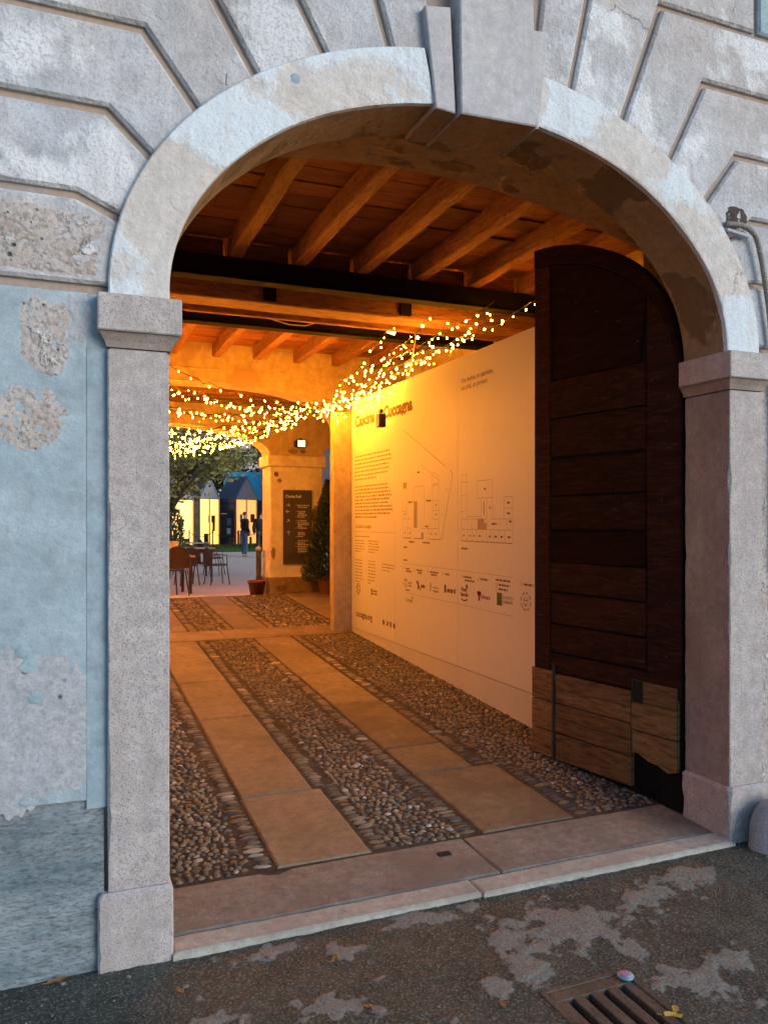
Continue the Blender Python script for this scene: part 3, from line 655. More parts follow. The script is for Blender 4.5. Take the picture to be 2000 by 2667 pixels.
# inner arch wall, pier, portico
def arch_wall(name, label, y0, y1, x0, x1, zs, zc, xl, xr, ztop, m):
    t = thing(name, label, 'arch wall', ((x0 + x1) / 2, y0, 0))
    c = (x0 + x1) / 2; h = (x1 - x0) / 2; N = 28; f = lambda x: zs + (zc - zs) * math.sqrt(max(0, 1 - abs((x - c) / h) ** 2.4))
    mb = MB(); xs = [c - h * math.cos(math.pi * k / N) for k in range(N + 1)]
    for y in (y0, y1):
        mb.quad((xl, y, -.05), (x0, y, -.05), (x0, y, ztop), (xl, y, ztop)); mb.quad((x1, y, -.05), (xr, y, -.05), (xr, y, ztop), (x1, y, ztop))
        for a, b in zip(xs, xs[1:]): mb.quad((a, y, f(a)), (b, y, f(b)), (b, y, ztop), (a, y, ztop))
    for a, b in zip(xs, xs[1:]): mb.quad((a, y0, f(a)), (b, y0, f(b)), (b, y1, f(b)), (a, y1, f(a)))
    for x in (x0, x1): mb.quad((x, y0, -.05), (x, y1, -.05), (x, y1, zs), (x, y0, zs))
    tp(mb.build('masonry', m), t); return t
AW = arch_wall('inner_arch', 'ochre plastered inner wall with a wide flat arch behind the ceiling joists', 7.44, 7.9, -.15, 3.62, 3.02, 3.53, -5, 9, 4.3, 'inner')
tp(MB().box(XL, XR, 7.425, 7.442, 3.70, 3.715).build('plaster_ledge', 'inner'), AW)
PI = thing('plaster_pilaster', 'ochre plastered pier at the far end of the white panel', 'pier', (3.3, 6.0, .3))
tp(MB().box(3.04, 3.60, 5.995, 6.12, .25, 3.02, .012).build('shaft', 'inner'), PI)
AR = thing('courtyard_arcade', 'plastered courtyard arcade with a square pier and flat arches', 'arcade', (3.5, 9.3, 0))
def arcade():
    y0, y1 = 9.3, 9.85; zt = 7.0; mb = MB(); N = 24
    spans = [(-4.4, -.55), (-.5 + .0, 3.068), (3.96, 7.6)]
    xs_all = []
    for (a, b) in spans:
        c, h = (a + b) / 2, (b - a) / 2; f = lambda x: 2.74 + .45 * math.sqrt(max(0, 1 - abs((x - c) / h) ** 2.2))
        xs = [c - h * math.cos(math.pi * k / N) for k in range(N + 1)]
        for y in (y0, y1):
            for p, q in zip(xs, xs[1:]): mb.quad((p, y, f(p)), (q, y, f(q)), (q, y, zt), (p, y, zt))
        for p, q in zip(xs, xs[1:]): mb.quad((p, y0, f(p)), (q, y0, f(q)), (q, y1, f(q)), (p, y1, f(p)))
    for a, b in ((-8, -4.4), (-.55, -.5), (3.068, 3.96), (7.6, 12)):
        for y in (y0, y1): mb.quad((a, y, 2.74), (b, y, 2.74), (b, y, zt), (a, y, zt))
    tp(mb.build('masonry', 'inner'), AR)
    pr = tp(MB().box(3.068, 3.96, 9.3, 9.85, .40, 2.56, .012).build('pier', 'pierp'), AR)
    o = MB().box(3.02, 4.0, 9.25, 9.9, 2.556, 2.738, .012).build('capital', 'pierp'); o.parent = pr
    o = MB().box(3.045, 3.985, 9.27, 9.88, .40, .755, .02).build('pier_base', 'ochre'); o.parent = pr
    for a, b in ((-.95, -.5), (7.6, 8.2)): tp(MB().box(a, b, 9.3, 9.85, .3, 2.742, .01).build('pier', 'inner'), AR)
    for cx, cz, rx, rz_, s in ((3.17, 2.43, .05, .05, 1), (3.22, 2.33, .05, .04, 2), (3.12, 1.15, .045, .12, 3), (3.66, .87, .12, .09, 4), (3.83, 1.75, .08, .20, 5), (3.86, 1.45, .07, .13, 8), (3.45, 2.81, .10, .05, 6), (3.62, 2.82, .06, .045, 7)):
        o = blob(MB(), cx, cz, rx, rz_, 9.302 if cz < 2.6 else 9.302, .004, s, 2, n=22, rings=3, rough=.002).build('bare_patch', 'ochre', smooth=True); o.parent = pr
arcade()
PC = thing('portico_ceiling', 'dark board ceiling of the portico behind the inner arch', 'ceiling', (2, 8.6, 3.5))
k = 0; y = 7.91
while y < 9.28:
    tp(MB().box(-5, 9, y, y + .16, 3.62 + .01 * (k % 2), 3.66).build('board', 'board'), PC); y += .165; k += 1
for y in (8.1, 8.45, 8.8, 9.12): tp(MB().box(-5, 9, y, y + .10, 3.50, 3.615, .008).build('joist', 'joist'), PC)
for xx, nm in ((-5, 'portico_end'), (9, 'portico_end')): struct(MB().quad((xx, 7.9, -.05), (xx, 9.3, -.05), (xx, 9.3, 4.3), (xx, 7.9, 4.3)).build(nm, 'inner'))
# ------------------------------------------------------------------ door leaf
def door():
    H, F = Vector((3.222, .345)), Vector((3.030, 1.535)); ax = (F - H); L = ax.length; ang = math.atan2(ax.y, ax.x)
    D = thing('gate_door', 'tall dark wooden gate leaf with arched top standing open on the right', 'door', (H.x, H.y, 0), ang)
    zt = lambda s: 2.60 + .975 * math.sqrt(max(0, 1 - ((L + .12 - s) / (L + .12)) ** 2)) - .02
    zb = lambda s: .035 + .05 * s / L
    # local frame: x along leaf from hinge, y>0 towards the passage after rotation (left-hand side), z up
    SG = 1
    def slab(pl, y0, y1, m, name, parent=D, ch=.004):
        mb = MB(); plate(mb, pl, 0, (y1 - y0), ch)
        mb.v = [(x, SG * (y1 - y), z) for x, y, z in mb.v]
        return mb.build(name, m, parent)
    N = 18; ss = [L * k / N for k in range(N + 1)]
    body = [(s, zb(s)) for s in (0, L)] + [(s, zt(s)) for s in ss[::-1]]
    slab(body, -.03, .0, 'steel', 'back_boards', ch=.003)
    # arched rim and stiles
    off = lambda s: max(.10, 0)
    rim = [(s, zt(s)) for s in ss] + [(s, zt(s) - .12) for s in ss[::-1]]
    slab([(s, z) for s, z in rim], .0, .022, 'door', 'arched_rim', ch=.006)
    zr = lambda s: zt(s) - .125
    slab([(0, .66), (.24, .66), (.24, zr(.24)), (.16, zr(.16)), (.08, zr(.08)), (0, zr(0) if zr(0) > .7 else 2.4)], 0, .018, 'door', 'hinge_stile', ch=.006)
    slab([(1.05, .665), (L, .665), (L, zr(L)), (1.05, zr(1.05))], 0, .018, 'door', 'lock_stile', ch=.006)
    rows = [.665, .80, .99, 1.20, 1.40, 1.62, 1.85, 2.10, 2.36, 2.62]
    rd = random.Random(4)
    for a, b in zip(rows, rows[1:]):
        pr = rd.uniform(.012, .022); t0 = rd.uniform(-.008, .008)
        top = [(s, min(b - .007 + t0, zr(s) - .006)) for s in (1.045, .80, .60, .45, .35, .245)]
        slab([(.248, a + .004), (1.042, a + .004 + t0)] + top, 0, pr, 'door', 'plank')
    ss2 = [.245 + (1.045 - .245) * k / 10 for k in range(11)]
    slab([(.30, 2.625), (1.045, 2.625)] + [(s, zr(s)) for s in ss2[::-1] if zr(s) > 2.64], 0, .010, 'door', 'plank')
    # weathered kick planks
    for (a, b, z0, z1) in ((.345, .985, .085, .262), (.345, .985, .268, .36), (.345, .985, .363, .458), (.345, .985, .464, .56), (.345, .985, .563, .655),
                           (.02, .338, .245, .43), (.02, .338, .435, .60), (1.012, L + .012, .085, .255), (1.012, L + .012, .262, .455), (1.012, L + .012, .462, .665), (.02, .338, .603, .73)):
        t0 = rd.uniform(-.006, .006); t1 = rd.uniform(-.006, .006)
        p = [(a, z0 + t0 * .4), (b, z0 + t1 * .4), (b, z1 + t1 * .4), (a, z1 + t0 * .4)]
        if z0 == .245: p = [(a, .255), (a + .06, .235), (a + .13, .262), (a + .2, .268), (a + .28, .30), (b, .29), (b, z1), (a, z1)]
        slab(p, 0, .030 + rd.uniform(0, .007), 'doorw' if z0 != .603 else 'doorw', 'kick_plank', ch=.004)
    mb = MB(); mb.tube([(.998, SG * .034, .06), (.998, SG * .034, .72)], .009, 8); mb.build('iron_bar', 'iron', D)
    slab([(.255, .60), (.33, .60), (.33, .73), (.255, .73)], .03, .036, 'void', 'missing_knot', ch=.001)
    mb = MB()
    for s, z in [(.10 + rd.uniform(-.03, .03), z) for z in (.9, 1.2, 1.5, 1.8, 2.1, 2.25, 2.4)] + [(.2, 2.5), (.3, 2.75), (.45, 2.9), (.62, 3.0), (.8, 3.1), (.35, 2.35), (.7, 2.3), (.9, 2.5)]:
        mb.lathe([(.006, 0), (.005, .003), (.001, .005)], (0, 0, 0), 6); k = len(mb.v) - 18
        for i in range(k, len(mb.v)): x, y, zz = mb.v[i]; mb.v[i] = (s + x, SG * (.02 + zz), z + y)
    stuff(mb.build('nail_heads', 'iron', D))
    return D
door()
# ------------------------------------------------------------------ information panel
PX = 3.265
def text2d(body, size=1., bold=0., xs=1., align='LEFT'):
    cu = bpy.data.curves.new('t', 'FONT'); cu.body = body; cu.size = size; cu.offset = bold; cu.align_x = align; cu.resolution_u = 3
    o = bpy.data.objects.new('t', cu); COL.objects.link(o); dg = bpy.context.evaluated_depsgraph_get()
    me = bpy.data.meshes.new_from_object(o.evaluated_get(dg)); vs = [(v.co.x * xs, v.co.y) for v in me.vertices]; fs = [tuple(p.vertices) for p in me.polygons]
    COL.objects.unlink(o); bpy.data.objects.remove(o); bpy.data.curves.remove(cu); bpy.data.meshes.remove(me); return vs, fs
def panel():
    P = thing('information_panel', 'large white printed information panel along the right side of the passage', 'panel', (PX, 3.85, zf(3.85)))
    us = [0, 1.372, 2.812, 4.24]; boards = []
    for a, b in zip(us, us[1:]):
        boards.append(tp(MB().box(PX, PX + .02, 5.97 - b + .002, 5.97 - a - .002, .372, 3.14, .0015).build('board', 'panel'), P))
    vs = []
    for k in range(31):
        y = 1.73 + (5.97 - 1.73) * k / 30; vs += [(PX + .003, y, zf(y) - .02), (PX + .003, y, .366), (PX + .025, y, zf(y) - .02), (PX + .025, y, .366)]
    mb = MB(); mb.add(vs, [f for k in range(30) for f in ((4 * k, 4 * k + 4, 4 * k + 5, 4 * k + 1), (4 * k + 2, 4 * k + 6, 4 * k + 7, 4 * k + 3), (4 * k + 1, 4 * k + 5, 4 * k + 7, 4 * k + 3))])
    tp(mb.build('skirting_board', 'skirt'), P)
    for a in (1.75, 3.1, 4.6, 5.9): tp(MB().box(PX + .022, PX + .06, a, a + .04, zf(a) - .02, 3.13).build('back_post', 'joist'), P)
    X = PX - .0012
    def newp(): return MB()
    def put(mb, vf, u, w_): vs, fs = vf; mb.add([(X, 5.97 - (u + a), w_ + b) for a, b in vs], fs)
    def bar(mb, u0, w0, u1, w1): mb.add([(X, 5.97 - u0, w0), (X, 5.97 - u1, w0), (X, 5.97 - u1, w1), (X, 5.97 - u0, w1)], [(0, 1, 2, 3)])
    def line(mb, pts, t=.004):
        for (a, b), (c, d) in zip(pts, pts[1:]):
            L = math.hypot(c - a, d - b) or 1; nx, nz_ = -(d - b) / L * t / 2, (c - a) / L * t / 2
            mb.add([(X, 5.97 - (a + nx), b + nz_), (X, 5.97 - (a - nx), b - nz_), (X, 5.97 - (c - nx), d - nz_), (X, 5.97 - (c + nx), d + nz_)], [(0, 1, 2, 3)])
    def fin(mb, b, m, name='lettering'):
        o = mb.build(name, m); o.parent = boards[b]
        if name in ('printed_text', 'rule', 'site_plan_lines', 'floor_plan_lines', 'site_plan_fill', 'floor_plan_fill'): stuff(o)
        return o
    rd = random.Random(9)
    def para(mb, u0, u1, w0, n, dw, hgt=.020, last=.6):
        for k in range(n):
            ue = u1 - rd.uniform(0, .12) * (u1 - u0) if k < n - 1 else u0 + (u1 - u0) * last
            u = u0
            while u < ue - .01:
                ln = min(rd.uniform(.025, .10), ue - u); bar(mb, u, w0 - k * dw, u + ln, w0 - k * dw + hgt * rd.uniform(.75, 1)); u += ln + .014
    # title, one word either side of the board joint is split so that each board carries its own print
    mb = newp(); put(mb, text2d('Cascina', .185, .010, 1.12), .135, 2.812); fin(mb, 0, 'print', 'title_lettering')
    mb = newp(); put(mb, text2d('Cuccagna', .185, .010, 1.08), 1.05, 2.812); o = fin(mb, 1, 'print', 'title_lettering')
    mb = newp(); para(mb, .127, 1.29, 2.44, 7, .046); para(mb, .127, 1.31, 2.075, 10, .0405, .022)
    para(mb, .137, .62, 1.485, 1, .03, .012, 1); para(mb, .137, .45, 1.433, 5, .032, .012); para(mb, .569, .92, 1.437, 5, .032, .012)
    para(mb, .137, .40, 1.20, 8, .037, .013); para(mb, .569, .80, 1.205, 8, .037, .013, .4); para(mb, 1.0, 1.36, 1.19, 3, .034, .013)
    fin(mb, 0, 'printg', 'printed_text')
    mb = newp(); put(mb, text2d('La Cascina Cuccagna', .062, .001), .14, 1.592); fin(mb, 0, 'print', 'lettering'); mb = newp(); bar(mb, .113, 1.545, 1.354, 1.548); fin(mb, 0, 'print', 'rule'); mb = newp(); put(mb, text2d('cuccagna.org', .105, .003), .155, .525); fin(mb, 0, 'print', 'lettering')
    mb = newp()
    def ring(mb, u, w_, r0, r1, n=20, gap=0):
        for k in range(n):
            if gap and k % 3 == 0: continue
            a, b = 2 * math.pi * k / n, 2 * math.pi * (k + 1) / n
            mb.add([(X, 5.97 - (u + r * math.cos(q)), w_ + r * math.sin(q)) for r, q in ((r0, a), (r1, a), (r1, b), (r0, b))], [(0, 1, 2, 3)])
    ring(mb, .239, .857, .035, .075, 18, 1); ring(mb, .239, .857, .0, .02); fin(mb, 0, 'printg', 'logo'); mb = newp(); bar(mb, .66, .82, .70, .90); bar(mb, .70, .862, .86, .885); bar(mb, .70, .83, .86, .85); fin(mb, 0, 'printg', 'logo')
    mb = newp(); bar(mb, 1.02, .525, 1.075, .58); fin(mb, 0, 'print', 'social_icon'); mb = newp()
    line(mb, [(1.13, .53), (1.17, .54), (1.19, .575)], .022); line(mb, [(1.13, .575), (1.16, .55)], .018); fin(mb, 0, 'print', 'social_icon'); mb = newp(); ring(mb, 1.348, .548, 0, .03); fin(mb, 0, 'print', 'social_icon')
    mb = newp(); bar(mb, 1.225, .52, 1.275, .58); fin(mb, 0, 'printgn', 'social_icon')
    # site plan
    mb = newp(); line(mb, [(1.619, 2.615), (2.563, 2.187)], .006); line(mb, [(2.664, 2.142), (2.718, 2.107), (2.50, 1.525), (2.476, 1.508), (2.435, 1.50), (2.19, 1.50)], .007)
    line(mb, [(1.589, 1.50), (1.80, 1.50)], .009); line(mb, [(1.86, 1.50), (2.09, 1.50)], .009)
    for a in ([(1.589, 2.078), (1.589, 1.50)], [(1.678, 2.074), (1.678, 1.70)], [(1.859, 1.873), (1.943, 1.873)], [(1.859, 2.02), (2.114, 2.02), (2.114, 1.695)], [(1.859, 2.02), (1.859, 1.606)], [(2.294, 2.017), (2.427, 2.017)], [(2.294, 1.87), (2.427, 1.87), (2.427, 1.50)],
              [(2.294, 2.017), (2.294, 1.694)], [(2.427, 2.017), (2.427, 1.92)], [(2.294, 1.775), (2.427, 1.775)], [(2.28, 1.694), (2.427, 1.694)], [(1.589, 1.696), (1.793, 1.696)], [(1.589, 1.775), (1.678, 1.775)], [(1.65, 1.604), (1.80, 1.604)], [(2.033, 1.602), (2.427, 1.602)],
              [(1.70, 1.604), (1.70, 1.5)], [(1.80, 1.60), (1.80, 1.5)], [(2.2, 1.602), (2.2, 1.5)], [(2.30, 1.602), (2.30, 1.5)], [(2.36, 1.694), (2.36, 1.602)], [(2.03, 1.56), (2.09, 1.56), (2.09, 1.5)], [(2.62, 1.96), (2.56, 1.98)], [(2.55, 1.72), (2.49, 1.74)], [(2.0, 2.25), (2.45, 2.05)], [(2.294, 2.15), (2.427, 2.10), (2.427, 2.03), (2.294, 2.03), (2.294, 2.15)]): line(mb, a, .0035)
    fin(mb, 1, 'printg', 'site_plan_lines')
    mb = newp(); bar(mb, 1.861, 1.608, 1.941, 1.871); bar(mb, 1.591, 2.012, 1.676, 2.074); bar(mb, 2.035, 1.505, 2.088, 1.558); fin(mb, 1, 'printl', 'site_plan_fill')
    mb = newp()
    for u, w_, l_ in ((1.94, 2.155, .07), (1.72, 1.86, .10), (2.15, 1.865, .11), (2.13, 1.615, .07), (1.74, 1.455, .13), (2.07, 1.455, .16), (1.60, 1.395, .09), (1.60, 1.262, .10), (1.66, 1.175, .10), (1.66, 1.15, .15), (1.93, 1.175, .13), (1.96, 1.15, .09), (2.24, 1.175, .18), (2.26, 1.15, .13), (2.57, 1.175, .08), (1.66, .955, .10), (2.36, 1.82, .02), (2.36, 1.73, .02), (1.63, 1.74, .02), (1.63, 1.545, .02), (1.75, 1.545, .02), (2.25, 1.545, .02), (2.36, 1.545, .02)):
        u_ = u
        while u_ < u + l_ - .004:
            q = min(rd.uniform(.03, .06), u + l_ - u_); bar(mb, u_, w_, u_ + q, w_ + .016); u_ += q + .008
    fin(mb, 1, 'print', 'printed_text')
    mb = newp()
    for u in (1.61, 1.885, 2.20, 2.53): ring(mb, u, 1.187, .010, .014, 12)
    line(mb, [(1.595, 1.235), (2.81, 1.235)], .003); line(mb, [(1.65, .932), (2.81, .932)], .003); fin(mb, 1, 'printg', 'rule')
    mb = newp(); ring(mb, 1.655, 1.035, .022, .05, 14, 1); bar(mb, 1.72, 1.03, 1.80, 1.05); bar(mb, 1.72, 1.0, 1.80, 1.02)
    fin(mb, 1, 'printl', 'logo'); mb = newp(); line(mb, [(2.25, 1.08), (2.25, 1.0)], .03); bar(mb, 2.30, 1.03, 2.42, 1.045); bar(mb, 2.30, .995, 2.42, 1.015); fin(mb, 1, 'printl', 'logo')
    mb = newp(); line(mb, [(1.95, 1.07), (1.97, 1.03), (1.96, .99)], .035); line(mb, [(1.94, 1.08), (1.93, 1.05)], .02); line(mb, [(1.98, 1.03), (2.03, .99)], .018); bar(mb, 2.03, 1.015, 2.12, 1.045)
    fin(mb, 1, 'print', 'logo'); mb = newp(); line(mb, [(2.565, 1.085), (2.565, 1.01)], .04); put(mb, text2d('esterni', .062, .003), 2.60, 1.02); fin(mb, 1, 'print', 'logo')
    mb = newp(); put(mb, text2d('Comita', .055, .001), 1.66, .845); fin(mb, 1, 'printgn', 'logo'); mb = newp(); line(mb, [(1.82, .88), (1.83, .91)], .02); fin(mb, 1, 'printgn', 'logo')
    # third board
    mb = newp(); put(mb, text2d('Una cascina, un quartiere,', .058, .0012, .93), 2.878, 2.905); fin(mb, 2, 'printg', 'lettering'); mb = newp(); put(mb, text2d('una citt\u00e0, un progetto', .058, .0012, .93), 2.878, 2.838); fin(mb, 2, 'printg', 'lettering')
    mb = newp()
    for a in ([(2.887, 2.082), (2.993, 2.082)], [(2.887, 2.082), (2.887, 1.50)], [(2.993, 2.082), (2.993, 1.70)], [(2.887, 2.02), (2.98, 2.02)], [(2.887, 1.90), (2.96, 1.90)], [(2.887, 1.76), (2.96, 1.76)], [(3.172, 2.02), (3.432, 2.02), (3.432, 1.70)], [(3.172, 2.02), (3.172, 1.872), (3.432, 1.872)],
              [(3.24, 1.87), (3.24, 1.70)], [(3.336, 1.87), (3.336, 1.61)], [(3.0, 1.715), (3.24, 1.715)], [(2.887, 1.694), (3.33, 1.694)], [(3.40, 1.694), (3.747, 1.694)], [(2.887, 1.604), (3.747, 1.604)], [(3.615, 1.87), (3.747, 1.87), (3.747, 1.50)], [(3.615, 1.87), (3.615, 1.694)], [(3.615, 1.78), (3.747, 1.78)],
              [(2.99, 1.604), (2.99, 1.50)], [(3.08, 1.66), (3.08, 1.50)], [(3.17, 1.604), (3.17, 1.5)], [(3.26, 1.604), (3.26, 1.5)], [(3.33, 1.604), (3.33, 1.5)], [(3.43, 1.604), (3.43, 1.5)], [(3.53, 1.604), (3.53, 1.5)], [(3.63, 1.604), (3.63, 1.5)], [(3.66, 1.694), (3.66, 1.604)]): line(mb, a, .0035)
    line(mb, [(2.887, 1.50), (3.747, 1.50)], .008); fin(mb, 2, 'printg', 'floor_plan_lines')
    mb = newp(); bar(mb, 3.18, 1.606, 3.292, 1.692); bar(mb, 3.292, 1.606, 3.333, 1.66); fin(mb, 2, 'printl', 'floor_plan_fill')
    mb = newp()
    for u, w_, l_ in ((3.42, 1.645, .08), (3.66, 1.815, .05), (3.66, 1.73, .045), (3.69, 1.665, .04), (2.92, 1.54, .02), (3.03, 1.54, .02), (3.11, 1.54, .02), (3.20, 1.54, .03), (3.37, 1.54, .03), (3.46, 1.54, .04), (3.56, 1.54, .035), (3.67, 1.54, .045), (3.29, 1.94, .03), (3.38, 1.78, .02), (2.885, 1.425, .12),
                      (2.93, 1.175, .14), (2.95, 1.145, .17), (3.23, 1.175, .13), (3.487, 1.188, .22), (3.53, 1.15, .17), (3.53, 1.115, .14), (3.91, 1.182, .13)):
        u_ = u
        while u_ < u + l_ - .004:
            q = min(rd.uniform(.03, .06), u + l_ - u_); bar(mb, u_, w_, u_ + q, w_ + .016); u_ += q + .008
    line(mb, [(3.288, 1.84), (3.288, 1.73)], .012); fin(mb, 2, 'print', 'printed_text')
    mb = newp(); line(mb, [(2.816, 1.235), (3.747, 1.232)], .003); line(mb, [(2.816, .93), (3.747, .925)], .003)
    for u, w_ in ((2.90, 1.183), (3.195, 1.183), (3.50, 1.158), (3.50, 1.122), (3.875, 1.19)): ring(mb, u, w_, .010, .014, 12)
    fin(mb, 2, 'printg', 'rule')
    mb = newp(); put(mb, text2d('Four', .05, .003), 2.88, 1.055); put(mb, text2d('Seasons', .05, .003, .9), 2.87, 1.01); ring(mb, 2.985, 1.10, 0, .02); line(mb, [(2.985, 1.10), (2.975, 1.03)], .012); line(mb, [(2.88, .985), (2.93, .97), (3.0, .985)], .014); fin(mb, 2, 'print', 'logo')
    mb = newp(); line(mb, [(3.205, 1.075), (3.205, .995)], .028); ring(mb, 3.19, 1.06, 0, .02, 10); ring(mb, 3.22, 1.06, 0, .02, 10); put(mb, text2d('la fioreria', .05, .001, .8), 3.235, 1.02); fin(mb, 2, 'printr', 'logo')
    mb = newp(); bar(mb, 3.50, .99, 3.585, 1.095); fin(mb, 2, 'printgn', 'logo')
    mb = newp(); line(mb, [(3.515, 1.08), (3.54, 1.05), (3.515, 1.02), (3.555, 1.0)], .012); put(mb, text2d('UN POSTO', .035, .001, .9), 3.595, 1.05); put(mb, text2d('A MILANO', .035, .001, .9), 3.595, 1.015); fin(mb, 2, 'printg', 'logo')
    mb = newp(); ring(mb, 3.935, 1.06, .058, .075, 24, 1); ring(mb, 3.935, 1.06, .03, .036, 18); ring(mb, 3.935, 1.035, 0, .014); bar(mb, 3.90, 1.062, 3.97, 1.074); fin(mb, 2, 'printl', 'logo')
panel()
# ------------------------------------------------------------------ strings of lights
def bulb_mesh():
    bm = bmesh.new(); bmesh.ops.create_icosphere(bm, subdivisions=1, radius=1)
    for v in bm.verts: v.co = Vector((v.co.x, v.co.y, v.co.z * 1.25))
    me = bpy.data.meshes.new('bulb'); bm.to_mesh(me); bm.free(); me.materials.append(MT['bulb']); return me
BM = bulb_mesh()
def strand(pts, sag, label, group=None, spacing=.11, seed=0, r=.0096):
    rd = random.Random(seed); t = thing('string_lights', label, 'string lights', pts[0], 0, group)
    P = []
    for i in range(len(pts) - 1):
        a, b = Vector(pts[i]), Vector(pts[i + 1]); L = (b - a).length; n = max(6, int(L / .09)); sg = sag[i] if isinstance(sag, (list, tuple)) else sag
        for k in range(n + (i == len(pts) - 2)):
            q = k / n; p = a.lerp(b, q); p.z -= sg * 4 * q * (1 - q); p += Vector((rd.gauss(0, .008), rd.gauss(0, .008), rd.gauss(0, .012))); P.append(p)
    o = Vector(pts[0]); MB().tube([p - o for p in P], .0034, 4, False).build('wire', 'wire', t)
    d = spacing * rd.random(); acc = 0
    for a, b in zip(P, P[1:]):
        L = (b - a).length
        while d < acc + L:
            p = a.lerp(b, (d - acc) / L) - o; q = bpy.data.objects.new('bulb', BM); COL.objects.link(q); q.parent = t
            s = r * min(1.35, rd.lognormvariate(-.22, .28)); q.location = p + Vector((rd.gauss(0, .022), rd.gauss(0, .022), -abs(rd.gauss(.02, .028)))); q.scale = (s, s, s); q.rotation_euler = (rd.uniform(-.5, .5), rd.uniform(-.5, .5), 0)
            d += spacing * rd.uniform(.75, 1.25)
        acc += L
A = (2.93, 6.02, 3.05)
GR = 'fairy light strands gathered above the white panel'; LR = 'warm fairy light strand in the bundle above the white panel'
for i, (f, m, sg) in enumerate([((3.95, 2.65, 3.70), (3.40, 4.3, 3.36), .05), ((3.75, 3.3, 3.68), (3.30, 4.6, 3.26), .05), ((3.55, 3.9, 3.66), (3.22, 4.9, 3.19), .04), ((3.35, 4.2, 3.64), (3.12, 5.1, 3.22), .03), ((3.9, 3.6, 3.68), (3.24, 4.75, 3.32), .06), ((3.2, 4.5, 3.5), (3.10, 5.2, 3.10), .05), ((3.6, 3.1, 3.66), (3.05, 4.7, 3.34), .05), ((3.3, 3.7, 3.66), (2.92, 5.0, 3.30), .06), ((3.05, 4.2, 3.66), (2.85, 5.2, 3.22), .06)]):
    strand([f, m, (A[0] + random.uniform(-.1, .15), A[1] + random.uniform(-.1, .2), A[2] + random.uniform(-.07, .07))], [sg, sg], LR, GR, .105, 20 + i)
strand([(3.24, 4.35, 3.16), (3.05, 5.3, 2.96), (2.90, 5.95, 2.93)], [.04, .03], 'lowest fairy light strand hanging across the panel title', None, .12, 31)
strand([(-.5, 2.7, 3.55), (2.9, 5.9, 3.12)], [.36], 'lone sparse fairy light strand sagging highest across the passage', None, .22, 50)
LF = 'warm fairy light strand in the tangled net across the passage'; GF = 'fairy light strands netted across the passage'
rd = random.Random(12)
for i in range(17):
    yl = 3.5 + i * .40 + rd.uniform(-.18, .18); z0 = 3.14 - .016 * i + rd.uniform(-.12, .12)
    end = (2.80 + rd.uniform(-.12, .15), 5.95 + i * .07 + rd.uniform(-.1, .1), 3.04 + rd.uniform(-.09, .09))
    strand([(-.5, yl, z0 + .15), end], [.14 + .014 * i + rd.uniform(0, .16)], LF, GF, .115, 60 + i)
for i in range(10):
    yl = 10.2 + i * .72 + rd.uniform(-.2, .2); strand([(-1.2, yl + .4, rd.uniform(3.05, 3.6)), (2.95 + .03 * i + rd.uniform(-.1, .1), 9.9 + .62 * i, 3.1 + .05 * i + rd.uniform(-.05, .15))], [.16 + rd.uniform(0, .16)], 'warm fairy light strand strung over the cafe tables of the courtyard', 'fairy light strands over the courtyard tables', .13, 120 + i)
for i in range(7):
    yl = 9.9 + i * .30 + rd.uniform(-.1, .1); strand([(-.9, yl, 3.08 + rd.uniform(-.22, .2)), (2.78 + rd.uniform(-.05, .08), 9.2 + .12 * i, 2.98 + rd.uniform(-.04, .06))], [.12 + rd.uniform(0, .14)], LF, GF, .11, 90 + i)
# ------------------------------------------------------------------ things on the beams
SP = thing('spotlight', 'small black spotlight clamped to the deeper steel beam, lens lit', 'spotlight', (3.33, 4.80, 3.86))
M = Matrix.Rotation(R(-35), 4, 'X') @ Matrix.Rotation(R(20), 4, 'Y')
MB().box(-.055, .055, -.04, .05, -.16, .0, .008, M).build('housing', 'black', SP); MB().box(-.046, .046, -.036, .042, -.166, -.161, 0, M).build('lens', 'lens', SP)
MB().tube([(0, .06, .02), (0, .0, .01), (0, 0, -.03)], .012, 8).build('clamp', 'black', SP)
pl = bpy.data.lights.new('spotlight_lamp', 'SPOT'); pl.energy = 140; pl.color = (1, .38, .05); pl.spot_size = R(95); pl.spot_blend = .6; pl.shadow_soft_size = .05
po = bpy.data.objects.new('spotlight_lamp', pl); COL.objects.link(po); po.parent = SP; po.location = M @ Vector((0, 0, -.19)); po.rotation_euler = (Vector((3.33, 4.7, 3.68)) - Vector((1.7, 1.2, 0))).to_track_quat('Z', 'Y').to_euler()
tag(MB().box(3.50, 3.64, 4.74, 4.80, 3.862, 3.90, .004).build('junction_box', 'cable'), 'flat pale junction box on the steel beam beside the spotlight', 'junction box')
tag(MB().tube([(.6, 4.84, 3.83), (1.07, 4.84, 3.82), (1.5, 4.84, 3.835), (1.8, 4.84, 3.822), (2.0, 4.83, 3.76), (2.16, 4.83, 3.728), (2.34, 4.83, 3.731), (2.5, 4.83, 3.79), (2.62, 4.84, 3.831), (2.85, 4.84, 3.84), (3.07, 4.84, 3.85), (3.29, 4.80, 3.81)], .006, 6).build('loose_cable', 'cable'), 'thin pale cable looping along the deeper steel beam', 'cable')
tag(MB().tube([(3.58, 4.76, 3.86), (3.50, 4.6, 3.62), (3.38, 4.4, 3.37), (3.27, 4.25, 3.15)], .006, 6).build('loose_cable', 'cable'), 'straight pale cable running from the junction box down to the panel', 'cable')
